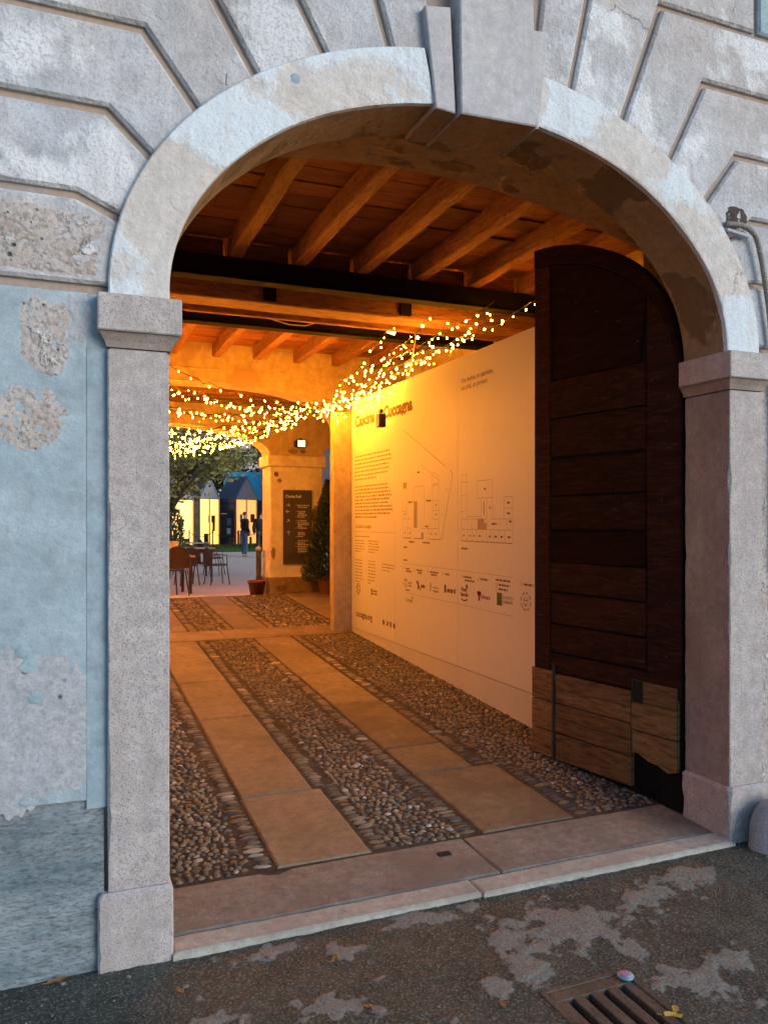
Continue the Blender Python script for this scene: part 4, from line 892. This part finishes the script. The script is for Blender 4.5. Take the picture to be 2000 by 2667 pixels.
# small black loudspeaker hung in front of the panel
SK = thing('loudspeaker', 'small black box hanging from the light strings before the panel title', 'speaker', (3.10, 4.60, 2.74))
MB().box(-.04, .04, -.05, .05, -.07, .075, .006).build('cabinet', 'black', SK); MB().box(-.018, .018, -.03, .03, .076, .12).build('bracket', 'black', SK); MB().tube([(0, 0, .12), (.02, .0, .40)], .004, 5).build('hanging_cord', 'wire', SK)
# ------------------------------------------------------------------ pier sign and lantern
SG = thing('wayfinding_sign', 'tall dark direction sign with white arrows on the courtyard pier', 'sign', (3.515, 9.29, .97))
MB().box(-.24, .24, -.035, -.002, 0, 1.205, .002).build('sign_plate', 'sign', SG)
def sign_text():
    mb = MB(); Y = -.0362
    def put(body, size, u, z, b=.0): vs, fs = text2d(body, size, b); mb.add([(u + a - 3.515, Y, z + c - .97) for a, c in vs], fs)
    put('Corte Sud', .062, 3.31, 2.052, .002); mb.build('lettering', 'signw', SG); mb = MB()
    for body, z, b, s in (('Primo Piano', 1.885, .001, .034), ('Un Posto', 1.815, .001, .034), ('a Milano', 1.785, .001, .034), ('La Fioreria', 1.665, .001, .034), ('Four Seasons', 1.63, .001, .034), ('Ciclofficina', 1.545, .001, .034), ('Giardino', 1.468, .001, .034), ('Corte Nord', 1.338, .001, .034)): put(body, s, 3.515, z, b); mb.build('lettering', 'signw', SG); mb = MB()
    rd = random.Random(2)
    for z in (1.92, 1.758, 1.728, 1.603, 1.578, 1.44, 1.41, 1.305, 1.28, 1.25, 1.22, 1.19, 1.16):
        u = 3.515; e = u + rd.uniform(.06, .17)
        while u < e:
            q = rd.uniform(.02, .045); mb.add([(u - 3.515, Y, z - .97), (u + q - 3.515, Y, z - .97), (u + q - 3.515, Y, z + .013 - .97), (u - 3.515, Y, z + .013 - .97)], [(0, 1, 2, 3)]); u += q + .008
    for z in (1.925, 1.82, 1.735, 1.668, 1.632, 1.55, 1.41, 1.305, 1.255): mb.add([(-.03, Y, z - .97), (-.018, Y, z - .97), (-.018, Y, z - .958), (-.03, Y, z - .958)], [(0, 1, 2, 3)])
    stuff(mb.build('small_lettering', 'signw', SG))
    for u, z, d in ((3.35, 1.93, (1, 0)), (3.35, 1.826, (-1, 0)), (3.353, 1.67, (.7, .7)), (3.36, 1.476, (0, 1))):
        mb = MB(); L = .032; t = .008; c = Vector((u - 3.515, z - .97)); d = Vector(d); tip = c + d * L
        def seg(p, q):
            e = (q - p).normalized(); nn = Vector((-e.y, e.x)) * t / 2; mb.add([(v.x, Y, v.y) for v in (p + nn, p - nn, q - nn, q + nn)], [(0, 1, 2, 3)])
        seg(c - d * L, tip)
        for sgn in (1, -1):
            a = math.atan2(d.y, d.x) + math.pi - sgn * .75; seg(tip, tip + Vector((math.cos(a), math.sin(a))) * .035)
        mb.build('arrow', 'signw', SG)
sign_text()
LN = thing('floodlight', 'square black floodlight with pale glass above the pier capital', 'floodlight', (3.56, 9.29, 2.93))
MB().box(-.075, .075, -.10, -.015, -.065, .07, .008).build('housing', 'black', LN); MB().box(-.06, .06, -.103, -.1005, -.05, .055).build('glass', 'lens', LN)
MB().box(-.10, -.078, -.06, -.0, -.05, .05, .003).build('bracket', 'iron', LN); MB().box(-.02, .02, -.07, -.03, .071, .09).build('hood_clip', 'black', LN)
# ------------------------------------------------------------------ courtyard
def cz(y): t = max(0, min(1, (y - 9.25) / 3.0)); t = t * t * (3 - 2 * t); return .472 - .222 * t
ys = [9.24 + .25 * i for i in range(16)] + [14, 20, 40, 80, 200, 400]; xs = [-300, -60, -20, -8, 0, 4, 8, 20, 60, 300]
vs = [(x, y, cz(y)) for y in ys for x in xs]; n = len(xs)
struct(MB().add(vs, [(j * n + i, j * n + i + 1, (j + 1) * n + i + 1, (j + 1) * n + i) for j in range(len(ys) - 1) for i in range(n - 1)]).build('courtyard_ground', 'gravel'))
def lawn():
    mb = MB(); pts = [(2, 33), (6, 32.2), (9, 32), (12, 33), (16, 38), (17, 60), (-5, 60), (-4, 40)]
    mb.add([(x, y, .262) for x, y in pts], [tuple(range(len(pts)))]); struct(mb.build('lawn', 'lawn'))
    rd = random.Random(1); mb = MB()
    for k in range(9000):
        x = rd.uniform(3, 14); y = 32.3 + rd.random() ** 2 * 9; h = rd.uniform(.05, .12); a = rd.uniform(0, 3.14); dx, dy = .012 * math.cos(a), .012 * math.sin(a); lx, ly = rd.uniform(-.03, .03), rd.uniform(-.03, .03)
        mb.add([(x - dx, y - dy, .262), (x + dx, y + dy, .262), (x + lx, y + ly, .262 + h)], [(0, 1, 2)])
    o = mb.build('grass', 'lawn'); stuff(o); o['label'] = 'short green grass on the lawn before the kiosks'; o['category'] = 'grass'
lawn()
def leaves(mb, c, rad, n, s, rd, power=.5, clump=0):
    cl = []
    if clump:
        for _ in range(clump):
            v = Vector((rd.gauss(0, 1), rd.gauss(0, 1), rd.gauss(0, 1))).normalized() * rd.uniform(.55, 1.0); cl.append(v)
    for _ in range(n):
        if clump:
            q = rd.choice(cl) + Vector((rd.gauss(0, .16), rd.gauss(0, .16), rd.gauss(0, .14)))
        else:
            q = Vector((rd.gauss(0, 1), rd.gauss(0, 1), rd.gauss(0, 1))).normalized() * rd.random() ** power
        p = Vector((c[0] + q.x * rad[0], c[1] + q.y * rad[1], c[2] + q.z * rad[2])); sz = s * rd.uniform(.6, 1.4)
        a = Vector((rd.gauss(0, 1), rd.gauss(0, 1), rd.gauss(0, .6))).normalized(); b = a.cross(Vector((rd.gauss(0, 1), rd.gauss(0, 1), rd.gauss(0, 1)))).normalized()
        mb.add([p - a * sz, p + b * sz * .45, p + a * sz, p - b * sz * .45], [(0, 1, 2, 3)])
def tree(label, base, h, cz_, rad, n, s, seed, m='leaf', group=None, tr=.14, lean=(0, 0), clump=26):
    rd = random.Random(seed); t = thing('leafy_tree', label, 'tree', base, 0, group); c = Vector((lean[0], lean[1], cz_))
    mb = MB(); top = c + Vector((0, 0, rad[2] * .3)); mb.tube([Vector((0, 0, -.1)), c * .35 + Vector((rd.uniform(-.1, .1), 0, 0)), c * .7, top], [tr, tr * .75, tr * .55, tr * .15], 8)
    for k in range(9):
        a = rd.uniform(0, 6.28); e = c + Vector((math.cos(a) * rad[0] * .8, math.sin(a) * rad[1] * .8, rd.uniform(-.5, .6) * rad[2])); st = c * rd.uniform(.45, .8)
        mb.tube([st, st.lerp(e, .5) + Vector((0, 0, .15)), e], [tr * .4, tr * .25, tr * .07], 5)
    mb.build('trunk', 'bark', t)
    mb = MB(); leaves(mb, c, rad, n, s, rd, .5, clump); me = bpy.data.meshes.new('crown'); me.from_pydata(mb.v, [], mb.f); link('crown', me, m, t)
    return t
tree('broad green courtyard tree spreading over the cafe tables at the left', (3.4, 27.8, .25), 6, 3.9, (2.6, 2.3, 1.5), 5200, .10, 1, 'leaf', None, .16, (.75, -.3), 40)
tree('dark tree rising behind the blue roofed kiosk', (14.5, 55, .25), 9, 6.0, (3.6, 3, 3.2), 5000, .20, 2, 'leafd')
tree('dark bushy tree behind the slatted kiosk', (9.2, 56, .25), 9, 5.2, (3.0, 3, 2.4), 4000, .20, 3, 'leafd')
tree('dark tree far left behind the kiosks', (4.5, 57, .25), 9, 6.3, (3.8, 3, 3.0), 4500, .20, 4, 'leafd')
tree('tall dark tree at the right of the courtyard behind the pier', (19.5, 52, .25), 9, 6.2, (4.0, 3, 3.6), 4500, .22, 5, 'leafd')
def shrub(name, label, base, rad, h, n, s, seed, m, pot=None):
    rd = random.Random(seed); t = thing(name, label, 'plant', base); mb = MB()
    for _ in range(n):
        z = rd.random(); r_ = (rad * (1 - z ** 1.4) + .03) if name == 'potted_conifer' else rad * (1 - abs(2 * z - 1) ** 3); a = rd.uniform(0, 6.28); q = r_ * rd.random() ** .4
        p = Vector((q * math.cos(a), q * math.sin(a), z * h)); sz = s * rd.uniform(.6, 1.3); d = (Vector((math.cos(a), math.sin(a), rd.uniform(.2, 1.2))) + Vector((rd.gauss(0, .4), rd.gauss(0, .4), rd.gauss(0, .4)))).normalized(); b = d.cross(Vector((rd.gauss(0, 1), rd.gauss(0, 1), rd.gauss(0, 1)))).normalized()
        mb.add([p - d * sz, p + b * sz * .35, p + d * sz, p - b * sz * .35], [(0, 1, 2, 3)])
    me = bpy.data.meshes.new('foliage'); me.from_pydata(mb.v, [], mb.f); o = link('foliage', me, m, t); MB().tube([(0, 0, -.1), (0, 0, h * .8)], [.03, .01], 6).build('stem', 'bark', t)
    if pot:
        r_, ph = pot; o.location.z = ph * .75; MB().lathe([(r_ * .72, 0), (r_ * .95, ph * .86), (r_ * 1.05, ph * .87), (r_ * 1.05, ph), (r_ * .93, ph), (r_ * .9, ph * .8)], (0, 0, 0), 20).build('pot', 'terra', t)
    return t
shrub('potted_conifer', 'dark green potted conifer beside the right edge of the pier', (3.98, 9.05, zf(9.05)), .40, 1.62, 5200, .05, 3, 'leafd', (.20, .30))
shrub('climbing_shrub', 'dark leafy climbing shrub behind the cafe tables by the left jamb', (2.75, 19.5, .25), .38, 1.95, 1500, .07, 5, 'leafd')
PT = thing('plant_pot', 'empty brown plant pot standing by the left foot of the pier', 'plant pot', (2.86, 9.35, cz(9.35) + .003))
MB().lathe([(.105, 0), (.14, .205), (.152, .206), (.152, .235), (.138, .235), (.13, .19)], (0, 0, 0), 24).build('pot_body', 'terra', PT, True); MB().lathe([(.001, .19), (.13, .19), (.001, .192)], (0, 0, 0), 18).build('soil', 'bed', PT)
WP = thing('wooden_post', 'rough dark wooden post with a pale top behind the plant pot', 'post', (2.975, 9.72, cz(9.7)))
MB().box(-.035, .035, -.05, .05, -.02, .72, .008).build('shaft', 'bark', WP); MB().lathe([(.05, .721), (.055, .76), (.03, .79), (.003, .80)], (0, 0, 0), 10).build('pale_cap', 'cobw', WP, True)
# chairs and tables
def make_chair(label):
    t = thing('cafe_chair', label, 'chair', (0, 0, 0)); 
    mb = MB(); mb.lathe([(.21, .43), (.225, .44), (.225, .455), (.20, .462)], (0, 0, 0), 18); mb.build('seat', 'cane', t)
    for sx in (-1, 1):
        for sy in (-1, 1): MB().tube([(sx * .17, sy * .17, .44), (sx * .215, sy * .22, 0)], .013, 6).build('leg', 'cmetal', t)
    N = 12; arc = [(-.24 * math.cos(math.pi * k / N), .20 - .0 + .03 * math.sin(math.pi * k / N), .45 + .38 * math.sin(math.pi * k / N) ** .6) for k in range(N + 1)]
    MB().tube(arc, .014, 6).build('back_frame', 'cmetal', t)
    mb = MB(); vs = []
    for k in range(N + 1):
        x, y, z = arc[k]; vs += [(x * .94, y, .47), (x * .94, y, max(.475, z - .012)), ]
    mb.add(vs, [(2 * k, 2 * k + 2, 2 * k + 3, 2 * k + 1) for k in range(N)]); o = mb.build('backrest', 'cane', t)
    sm = o.modifiers.new('s', 'SOLIDIFY'); sm.thickness = .008
    for sx in (-1, 1): MB().tube([(sx * .24, .20, .66), (sx * .27, .05, .68), (sx * .25, -.14, .665), (sx * .19, -.17, .45)], .012, 6).build('armrest', 'cmetal', t)
    return t
def make_table(label, loc, rz, L=1.2, W=.7):
    t = thing('cafe_table', label, 'table', loc, rz); MB().box(-L / 2, L / 2, -W / 2, W / 2, .715, .745, .006).build('table_top', 'top', t)
    for sx in (-1, 1):
        for sy in (-1, 1): MB().box(sx * (L / 2 - .08) - .025, sx * (L / 2 - .08) + .025, sy * (W / 2 - .08) - .025, sy * (W / 2 - .08) + .025, 0, .714).build('leg', 'cane', t)
    return t
chairs = [('brown metal armchair standing alone at the right end of the cafe tables', (3.12, 14.4), 100), ('dark woven chair with its back turned beside the nearest table', (2.48, 14.5), 190), ('woven chair half hidden between the cafe tables', (2.95, 15.3), 80),
          ('woven chair at the far side of the second cafe table', (3.62, 17.6), 60), ('chair at the farthest cafe table before the kiosks', (4.1, 21.6), 100), ('dark chair nearest the archway cut off by the left jamb', (1.62, 10.2), 200), ('chair behind the second table below the tree', (2.75, 18.3), 20)]
c0 = make_chair(chairs[0][0])
for i, (lb, (x, y), rz) in enumerate(chairs):
    c = c0 if i == 0 else dup(c0); c['label'] = lb; c['group'] = 'cafe chairs in the courtyard'; c.location = (x, y, cz(y)); c.rotation_euler = (0, 0, R(rz))
make_table('pale topped cafe table nearest the archway by the left jamb', (1.70, 12.6, cz(12.6)), R(8)); make_table('second pale topped cafe table behind the armchair', (2.85, 16.9, .25), R(5)); make_table('farthest pale topped cafe table below the tree', (3.55, 21.6, .25), R(3))
# kiosks
def kiosk(label, loc, rz, w_, d, he, hr, lit, tri, roofm='kdark', slat=True, door=False):
    t = thing('garden_kiosk', label, 'kiosk', loc, rz)
    # local: gable faces -y, x across, ridge along y (0..d)
    def g(x, y, z): return (x, y, z)
    for sx in (-1, 1):
        mb = MB(); mb.quad((sx * w_ / 2, 0, 0), (sx * w_ / 2, d, 0), (sx * w_ / 2, d, he), (sx * w_ / 2, 0, he)); mb.build('side_wall', 'kdark', t)
        k = 0; z = .03
        while z < he - .1:
            MB().box(sx * w_ / 2 - .012 + sx * .014, sx * w_ / 2 + .012 + sx * .014, .03, d - .03, z, z + .15).build('slat', 'kdark', t); z += .165
        mb = MB(); e = .05; sl_ = (hr - he) / (w_ / 2)
        vs = [(0, -.06, hr + .05), (sx * (w_ / 2 + e), -.06, he - e * sl_ + .05), (sx * (w_ / 2 + e), d + .05, he - e * sl_ + .05), (0, d + .05, hr + .05)]; mb.add(vs + [(a, b, c - .05) for a, b, c in vs], [(0, 1, 2, 3), (4, 5, 6, 7), (0, 1, 5, 4), (1, 2, 6, 5), (2, 3, 7, 6), (0, 3, 7, 4)]); mb.build('roof_slope', roofm, t)
    MB().add([(-w_ / 2, d, 0), (w_ / 2, d, 0), (w_ / 2, d, he), (0, d, hr), (-w_ / 2, d, he)], [(0, 1, 2, 3, 4)]).build('back_wall', 'kdark', t)
    # gable
    MB().add([(-w_ / 2, .02, he), (w_ / 2, .02, he), (0, .02, hr)], [(0, 1, 2)]).build('gable', tri, t)
    MB().quad((-w_ / 2 + .05, .06, .05), (w_ / 2 - .05, .06, .05), (w_ / 2 - .05, .06, he - .04), (-w_ / 2 + .05, .06, he - .04)).build('lit_window', lit, t)
    f = .05
    for a, b in ((-w_ / 2, -w_ / 2 + f), (w_ / 2 - f, w_ / 2), (-f / 2, f / 2)) if not door else ((-w_ / 2, -w_ / 2 + f), (w_ / 2 - f, w_ / 2)): MB().box(a, b, -.03, .05, 0, he).build('frame_post', 'kframe', t)
    MB().box(-w_ / 2 + f, w_ / 2 - f, -.025, .045, he - .08, he).build('frame_beam', 'kframe', t)
    for sx in (-1, 1): MB().tube([(sx * w_ / 2, -.03, he), (0, -.03, hr)], .035, 4).build('verge_board', 'kframe', t)
    kr = random.Random(int(w_ * 100 + loc[0] * 7))
    for q in range(5):
        a = kr.uniform(-w_ / 2 + .1, w_ / 2 - .45); b = a + kr.uniform(.12, .4); z0 = kr.choice((.05, .05, .8, 1.3)); z1 = z0 + kr.uniform(.25, .9)
        MB().box(a, b, .030 + q * .004, .052, z0, min(z1, he - .2), .004).build('display_item', kr.choice(('kframe', 'timber', 'cane', 'doorw')), t)
    return t
kiosk('slatted dark kiosk with lit orange gable behind the two standing people', (9.95, 42.9, .25), R(32), 1.75, 1.5, 2.72, 4.0, 'klit2', 'kwhite')
kiosk('dark kiosk with bright yellow lit gable in the middle of the row', (7.69, 42.36, .25), R(34), 1.55, 1.5, 2.72, 3.9, 'klit', 'kwhite')
kiosk('leftmost kiosk with bright lit door and pale roof under the tree', (6.12, 41.9, .25), R(30), 1.55, 1.4, 2.65, 3.9, 'klit', 'kwhite', 'kwhite', door=True)
kiosk('kiosk with turquoise roof at the left edge of the pier', (13.4, 46.6, .25), R(80), 2.4, 4.0, 2.75, 4.5, 'klit2', 'turq', 'turq')
NB = thing('notice_board', 'black notice board with small posters against the slatted kiosk', 'notice board', (8.55, 41.6, .25), R(-30))
MB().box(-.42, .42, -.03, .03, .45, 2.0, .01).build('board', 'black', NB); MB().box(.0, .25, -.036, -.031, 1.15, 1.55).build('poster', 'jeans', NB); MB().box(.0, .22, -.036, -.031, .65, .98).build('poster', 'pipe', NB); MB().box(-.35, .0, -.036, -.031, 1.78, 1.83).build('heading_strip', 'signw', NB)
for sx in (-.3, .3): MB().box(sx - .03, sx + .03, -.02, .02, -.05, .46).build('leg', 'black', NB)
RF = thing('rope_fence', 'low post and rope fence along the lawn before the kiosks', 'fence', (8.2, 36.5, .25))
for k in range(5): MB().tube([(-2.5 + k * 1.2, .3 * k, 0), (-2.5 + k * 1.2, .3 * k, .95)], .035, 6).build('post', 'bark', RF)
for k in range(4): MB().tube([(-2.5 + (k + q / 6) * 1.2, .3 * (k + q / 6), .85 - .25 * 4 * q / 6 * (1 - q / 6)) for q in range(7)], .015, 5).build('rope', 'bark', RF)
# far buildings
def building(label, x0, x1, y0, y1, h, cols, rows, m='wallfar', roof=True):
    t = thing('apartment_building', label, 'building', ((x0 + x1) / 2, y0, .25)); W = x1 - x0
    MB().box(-W / 2, W / 2, 0, y1 - y0, 0, h).build('wall', m, t)
    MB().box(-W / 2 - .4, W / 2 + .4, -.4, y1 - y0 + .4, h + .003, h + .35).build('roof', 'roof', t)
    cw = W / cols
    for i in range(cols):
        for j in range(rows):
            cx = -W / 2 + (i + .5) * cw; cz_ = 1.6 + j * (h - 1.5) / rows
            f = MB().box(cx - .6, cx + .6, -.06, -.004, cz_ - .08, cz_ + 1.62, .01).build('window', 'kwhite', t); MB().box(cx - .48, cx + .48, -.075, -.062, cz_ + .05, cz_ + 1.5).build('pane', 'glass', f)
building('pale apartment block far behind the courtyard trees', -2, 30, 74, 84, 15, 9, 4)
building('low grey courtyard house seen between pier and plaster pilaster', 11.5, 26, 30, 46, 5.2, 4, 1)
building('long pale house closing the left side of the courtyard', -26, -5, 12, 70, 9, 6, 2)
# ------------------------------------------------------------------ people
def skin(name, joints, edges, m, parent, sub=1):
    me = bpy.data.meshes.new(name); me.from_pydata([j[0] for j in joints], edges, []); o = bpy.data.objects.new(name, me); COL.objects.link(o)
    o.modifiers.new('k', 'SKIN'); s = o.modifiers.new('s', 'SUBSURF'); s.levels = sub; s.render_levels = sub
    for v, j in zip(me.skin_vertices[0].data, joints): r_ = j[1]; v.radius = r_ if isinstance(r_, tuple) else (r_, r_)
    me.skin_vertices[0].data[0].use_root = True
    dg = bpy.context.evaluated_depsgraph_get(); nm = bpy.data.meshes.new_from_object(o.evaluated_get(dg)); bpy.data.objects.remove(o); bpy.data.meshes.remove(me)
    for p in nm.polygons: p.use_smooth = True
    nm.materials.clear(); return link(name, nm, m, parent)
def person(label, loc, rz, H, top, legs, shoe, seated=False, head_turn=0):
    t = thing('person', label, 'person', loc, rz); k = H / 1.75
    V = lambda x, y, z: (x * k, y * k, z * k)
    if seated: hip, kn, an = [V(s * .10, 0, .50) for s in (-1, 1)], [V(s * .12, -.42, .50) for s in (-1, 1)], [V(s * .12, -.40, .08) for s in (-1, 1)]; dz = -.42
    else: hip, kn, an = [V(s * .095, 0, .92) for s in (-1, 1)], [V(s * .11, -.01, .50) for s in (-1, 1)], [V(s * .13, .02, .08) for s in (-1, 1)]; dz = 0
    sh = [V(s * .19, .0, 1.42 + dz) for s in (-1, 1)]; el = [V(s * .27, .02, 1.14 + dz) for s in (-1, 1)]
    wr = [V(s * .24, -.10 if not seated else -.30, .93 + dz + (.22 if seated else 0)) for s in (-1, 1)]
    core = [V(0, 0, .95 + dz), V(0, -.01, 1.15 + dz), V(0, 0, 1.38 + dz), V(0, -.01, 1.50 + dz), V(0, -.02, 1.58 + dz), V(0, -.02, 1.68 + dz)]
    b = lambda r_: r_ * k
    J = [(core[0], (b(.14), b(.10))), (core[1], (b(.13), b(.10))), (core[2], (b(.15), b(.10))), (core[3], b(.055)), (core[4], (b(.075), b(.088))), (core[5], (b(.07), b(.085)))]
    E = [(0, 1), (1, 2), (2, 3), (3, 4), (4, 5)]
    for i in (0, 1):
        o = len(J); J += [(sh[i], b(.06)), (el[i], b(.045)), (wr[i], b(.032)), (V((-1, 1)[i] * .235, (-.14 if not seated else -.38), .86 + dz + (.22 if seated else 0)), b(.036))]; E += [(2, o), (o, o + 1), (o + 1, o + 2), (o + 2, o + 3)]
        o = len(J); J += [(hip[i], b(.085)), (kn[i], b(.058)), (an[i], b(.042)), ((an[i][0], an[i][1] - .16 * k, .045 * k), b(.035))]; E += [(0, o), (o, o + 1), (o + 1, o + 2), (o + 2, o + 3)]
    skin('body', J, E, 'skin', t)
    J = [(V(0, 0, .88 + dz), (b(.205), b(.155))), (core[1], (b(.20), b(.155))), (core[2], (b(.205), b(.15))), (V(0, 0, 1.47 + dz), (b(.085), b(.085)))]; E = [(0, 1), (1, 2), (2, 3)]
    for i in (0, 1): o = len(J); J += [(sh[i], b(.095)), (el[i], b(.08)), (wr[i], b(.062))]; E += [(2, o), (o, o + 1), (o + 1, o + 2)]
    skin('jacket', J, E, top, t)
    J = [(V(0, 0, .93 + dz), (b(.15), b(.115)))]; E = []
    for i in (0, 1): o = len(J); J += [(hip[i], b(.10)), (kn[i], b(.078)), (an[i], b(.068))]; E += [(0, o), (o, o + 1), (o + 1, o + 2)]
    skin('trousers', J, E, legs, t)
    for i in (0, 1): skin('shoe', [((an[i][0], an[i][1] + .03, .05 * k), b(.048)), ((an[i][0], an[i][1] - .16 * k, .04 * k), b(.04))], [(0, 1)], shoe, t)
    mb = MB(); c = V(0, -.01, 1.655 + dz); n, m_ = 14, 7; vs = []
    for j in range(m_ + 1):
        th = j / m_ * 1.75
        for q in range(n):
            a = 2 * math.pi * q / n; cut = 1.0 if math.sin(a) > -.35 else min(1, .62 / max(.2, th) if th > .62 else 1); th2 = th * cut if math.sin(a) < -.35 else th
            vs.append((c[0] + .088 * k * math.sin(th2) * math.cos(a), c[1] + .105 * k * math.sin(th2) * math.sin(a), c[2] + .105 * k * math.cos(th2)))
    mb.add(vs, [(j * n + q, j * n + (q + 1) % n, (j + 1) * n + (q + 1) % n, (j + 1) * n + q) for j in range(m_) for q in range(n)]); mb.build('hair', 'hair', t, True)
    mb = MB(); mb.add([V(-.012, -.10, 1.605 + dz), V(.012, -.10, 1.605 + dz), V(0, -.128, 1.60 + dz), V(0, -.10, 1.65 + dz)], [(0, 1, 2), (0, 2, 3), (1, 2, 3)]); mb.build('nose', 'skin', t)
    for sx in (-1, 1): MB().lathe([(.008 * k, 0), (.006 * k, .004), (.001, .006)], V(sx * .032, -.098, 1.64 + dz), 6).build('eye', 'hair', t)
    return t
person('person in dark jacket and blue jeans turned sideways before the kiosk', (6.55, 27.5, .25), R(100), 1.76, 'jack', 'jeans', 'shoe')
person('person in black jacket and dark trousers seen from behind', (6.98, 26.6, .25), R(172), 1.76, 'jack2', 'trous', 'trous')
person('seated person at the nearest cafe table mostly hidden by the left jamb', (1.42, 12.0, cz(12.0)), R(190), 1.74, 'coat', 'trous', 'trous', True)
MN = thing('paper_menu', 'large pale paper menu held up at the nearest cafe table', 'menu', (1.75, 11.5, 1.05), R(15))
for sx, a in ((-1, .35), (1, -.35)):
    Mx = Matrix.Rotation(a, 4, 'Z') @ Matrix.Rotation(R(18), 4, 'X'); MB().box(min(0, sx * .15), max(0, sx * .15), -.002, .002, 0, .27, 0, Mx).build('page', 'paper', MN)
# ------------------------------------------------------------------ drain grate and litter on the pavement
def grate():
    t = thing('drain_grate', 'rusty cast iron drain grate set in the pavement', 'drain grate', (1.75, -1.04, -.003))
    x0, x1, y0, y1 = -.178, .178, -.30, .307
    MB().box(x0 - .02, x1 + .02, y0 - .02, y1 + .02, -.12, -.10).build('sump', 'void', t)
    for a in ((x0 - .012, x0 + .012, y0, y1), (x1 - .012, x1 + .012, y0, y1)): MB().box(*a, -.05, .006, .003).build('frame', 'rust', t)
    for a in ((x0, x1, y1 - .012, y1 + .012), (x0, x1, y0 - .012, y0 + .012)): MB().box(*a, -.05, .005, .003).build('frame', 'rust', t)
    MB().box(x0 + .013, x1 - .013, y1 - .068, y1 - .013, -.03, .002, .003).build('end_plate', 'rust', t); MB().box(x0 + .013, x1 - .013, y0 + .013, y0 + .068, -.03, .002, .003).build('end_plate', 'rust', t)
    n = 5; gap = .030; wd = (x1 - x0 - .026 - 4 * gap) / n; x = x0 + .013
    for i in range(n): MB().box(x, x + wd, y0 + .0685, y1 - .0685, -.03, .0015, .003).build('bar', 'rust', t); x += wd + gap
    for s in (-1, 1): MB().quad((s * .19, -.32, -.10), (s * .19, .32, -.10), (s * .19, .32, -.01), (s * .19, -.32, -.01)).build('sump_wall', 'void', t)
    for s in (-.32, .32): MB().quad((-.19, s, -.10), (.19, s, -.10), (.19, s, -.01), (-.19, s, -.01)).build('sump_wall', 'void', t)
grate()
CP = thing('bottle_cap', 'crushed pink and blue cap lying on the corner of the drain grate', 'cap', (1.905, -.775, .006), R(20))
MB().lathe([(.030, 0), (.031, .004), (.027, .008)], (0, 0, 0), 18).build('rim', 'capr', CP, True); MB().lathe([(.024, .0085), (.018, .0105), (.002, .011)], (.003, 0, 0), 16).build('face', 'capb', CP, True)
def leaf(label, x, y, z, s, m, rz, seed):
    rd = random.Random(seed); mb = MB(); n = 10; vs = [(0, 0, .004)]
    for k in range(n):
        a = 2 * math.pi * k / n; r_ = s * (.55 + .45 * abs(math.cos(a))) * rd.uniform(.75, 1.1); vs.append((r_ * math.cos(a), r_ * .62 * math.sin(a), .002 + rd.uniform(0, .010)))
    mb.add(vs, [(0, 1 + k, 1 + (k + 1) % n) for k in range(n)]); mb.tube([(-s, 0, .003), (-s * 1.5, .003, .004)], .0012, 4)
    o = mb.build('fallen_leaf', m); o.location = (x, y, z); o.rotation_euler = (0, 0, rz); tag(o, label, 'leaf', 'fallen leaves on the pavement')
leaf('orange fallen leaf on the pavement before the middle of the threshold', .955, -.267, .006, .026, 'bleaf', .5, 1); leaf('brown fallen leaf near the foot of the left pilaster', .38, -.25, .004, .022, 'bleaf', 2, 2)
leaf('pale curled leaf at the bottom middle of the pavement', .971, -.593, .006, .024, 'bleaf', -.8, 3); leaf('small tan leaf left of the drain grate', 1.398, -.751, .008, .022, 'bleaf', 1.6, 4)
leaf('tan twig like leaf below the wall left of the left pilaster', -.026, -.02, .004, .035, 'bleaf', .1, 5); leaf('yellow leaf on the lower right bars of the drain grate', 1.90, -1.02, .004, .034, 'yleaf', -.5, 6)
leaf('second yellow leaf touching the edge of the drain grate', 1.93, -1.0, .006, .028, 'yleaf', .9, 7); leaf('reddish leaf scrap right of the pale asphalt patch', 2.30, -.78, .006, .018, 'bleaf', .4, 8)

def grit():
    rd = random.Random(5); mb = MB()
    for k in range(520):
        x = rd.uniform(-.6, 3.6); y = -.05 - abs(rd.gauss(0, .30)) if x > .37 else .005 - abs(rd.gauss(0, .25)); y = min(y, -.052 if .37 < x < 3.2 else -.03); r_ = rd.lognormvariate(-5.7, .45)
        if 1.55 < x < 1.95 and y < -.7: continue
        vs, fs = PEB[rd.randrange(8)]; a = rd.uniform(0, 6.28); ca, sa = math.cos(a), math.sin(a)
        mb.add([(x + (vx * ca - vy * sa * .7) * r_, y + (vx * sa + vy * ca * .7) * r_, .001 + vz * r_ * .8) for vx, vy, vz in vs], fs)
    o = mb.build('grit', 'cob'); stuff(o); o['label'] = 'pale grit and small stones scattered along the foot of the threshold'; o['category'] = 'grit'
grit()
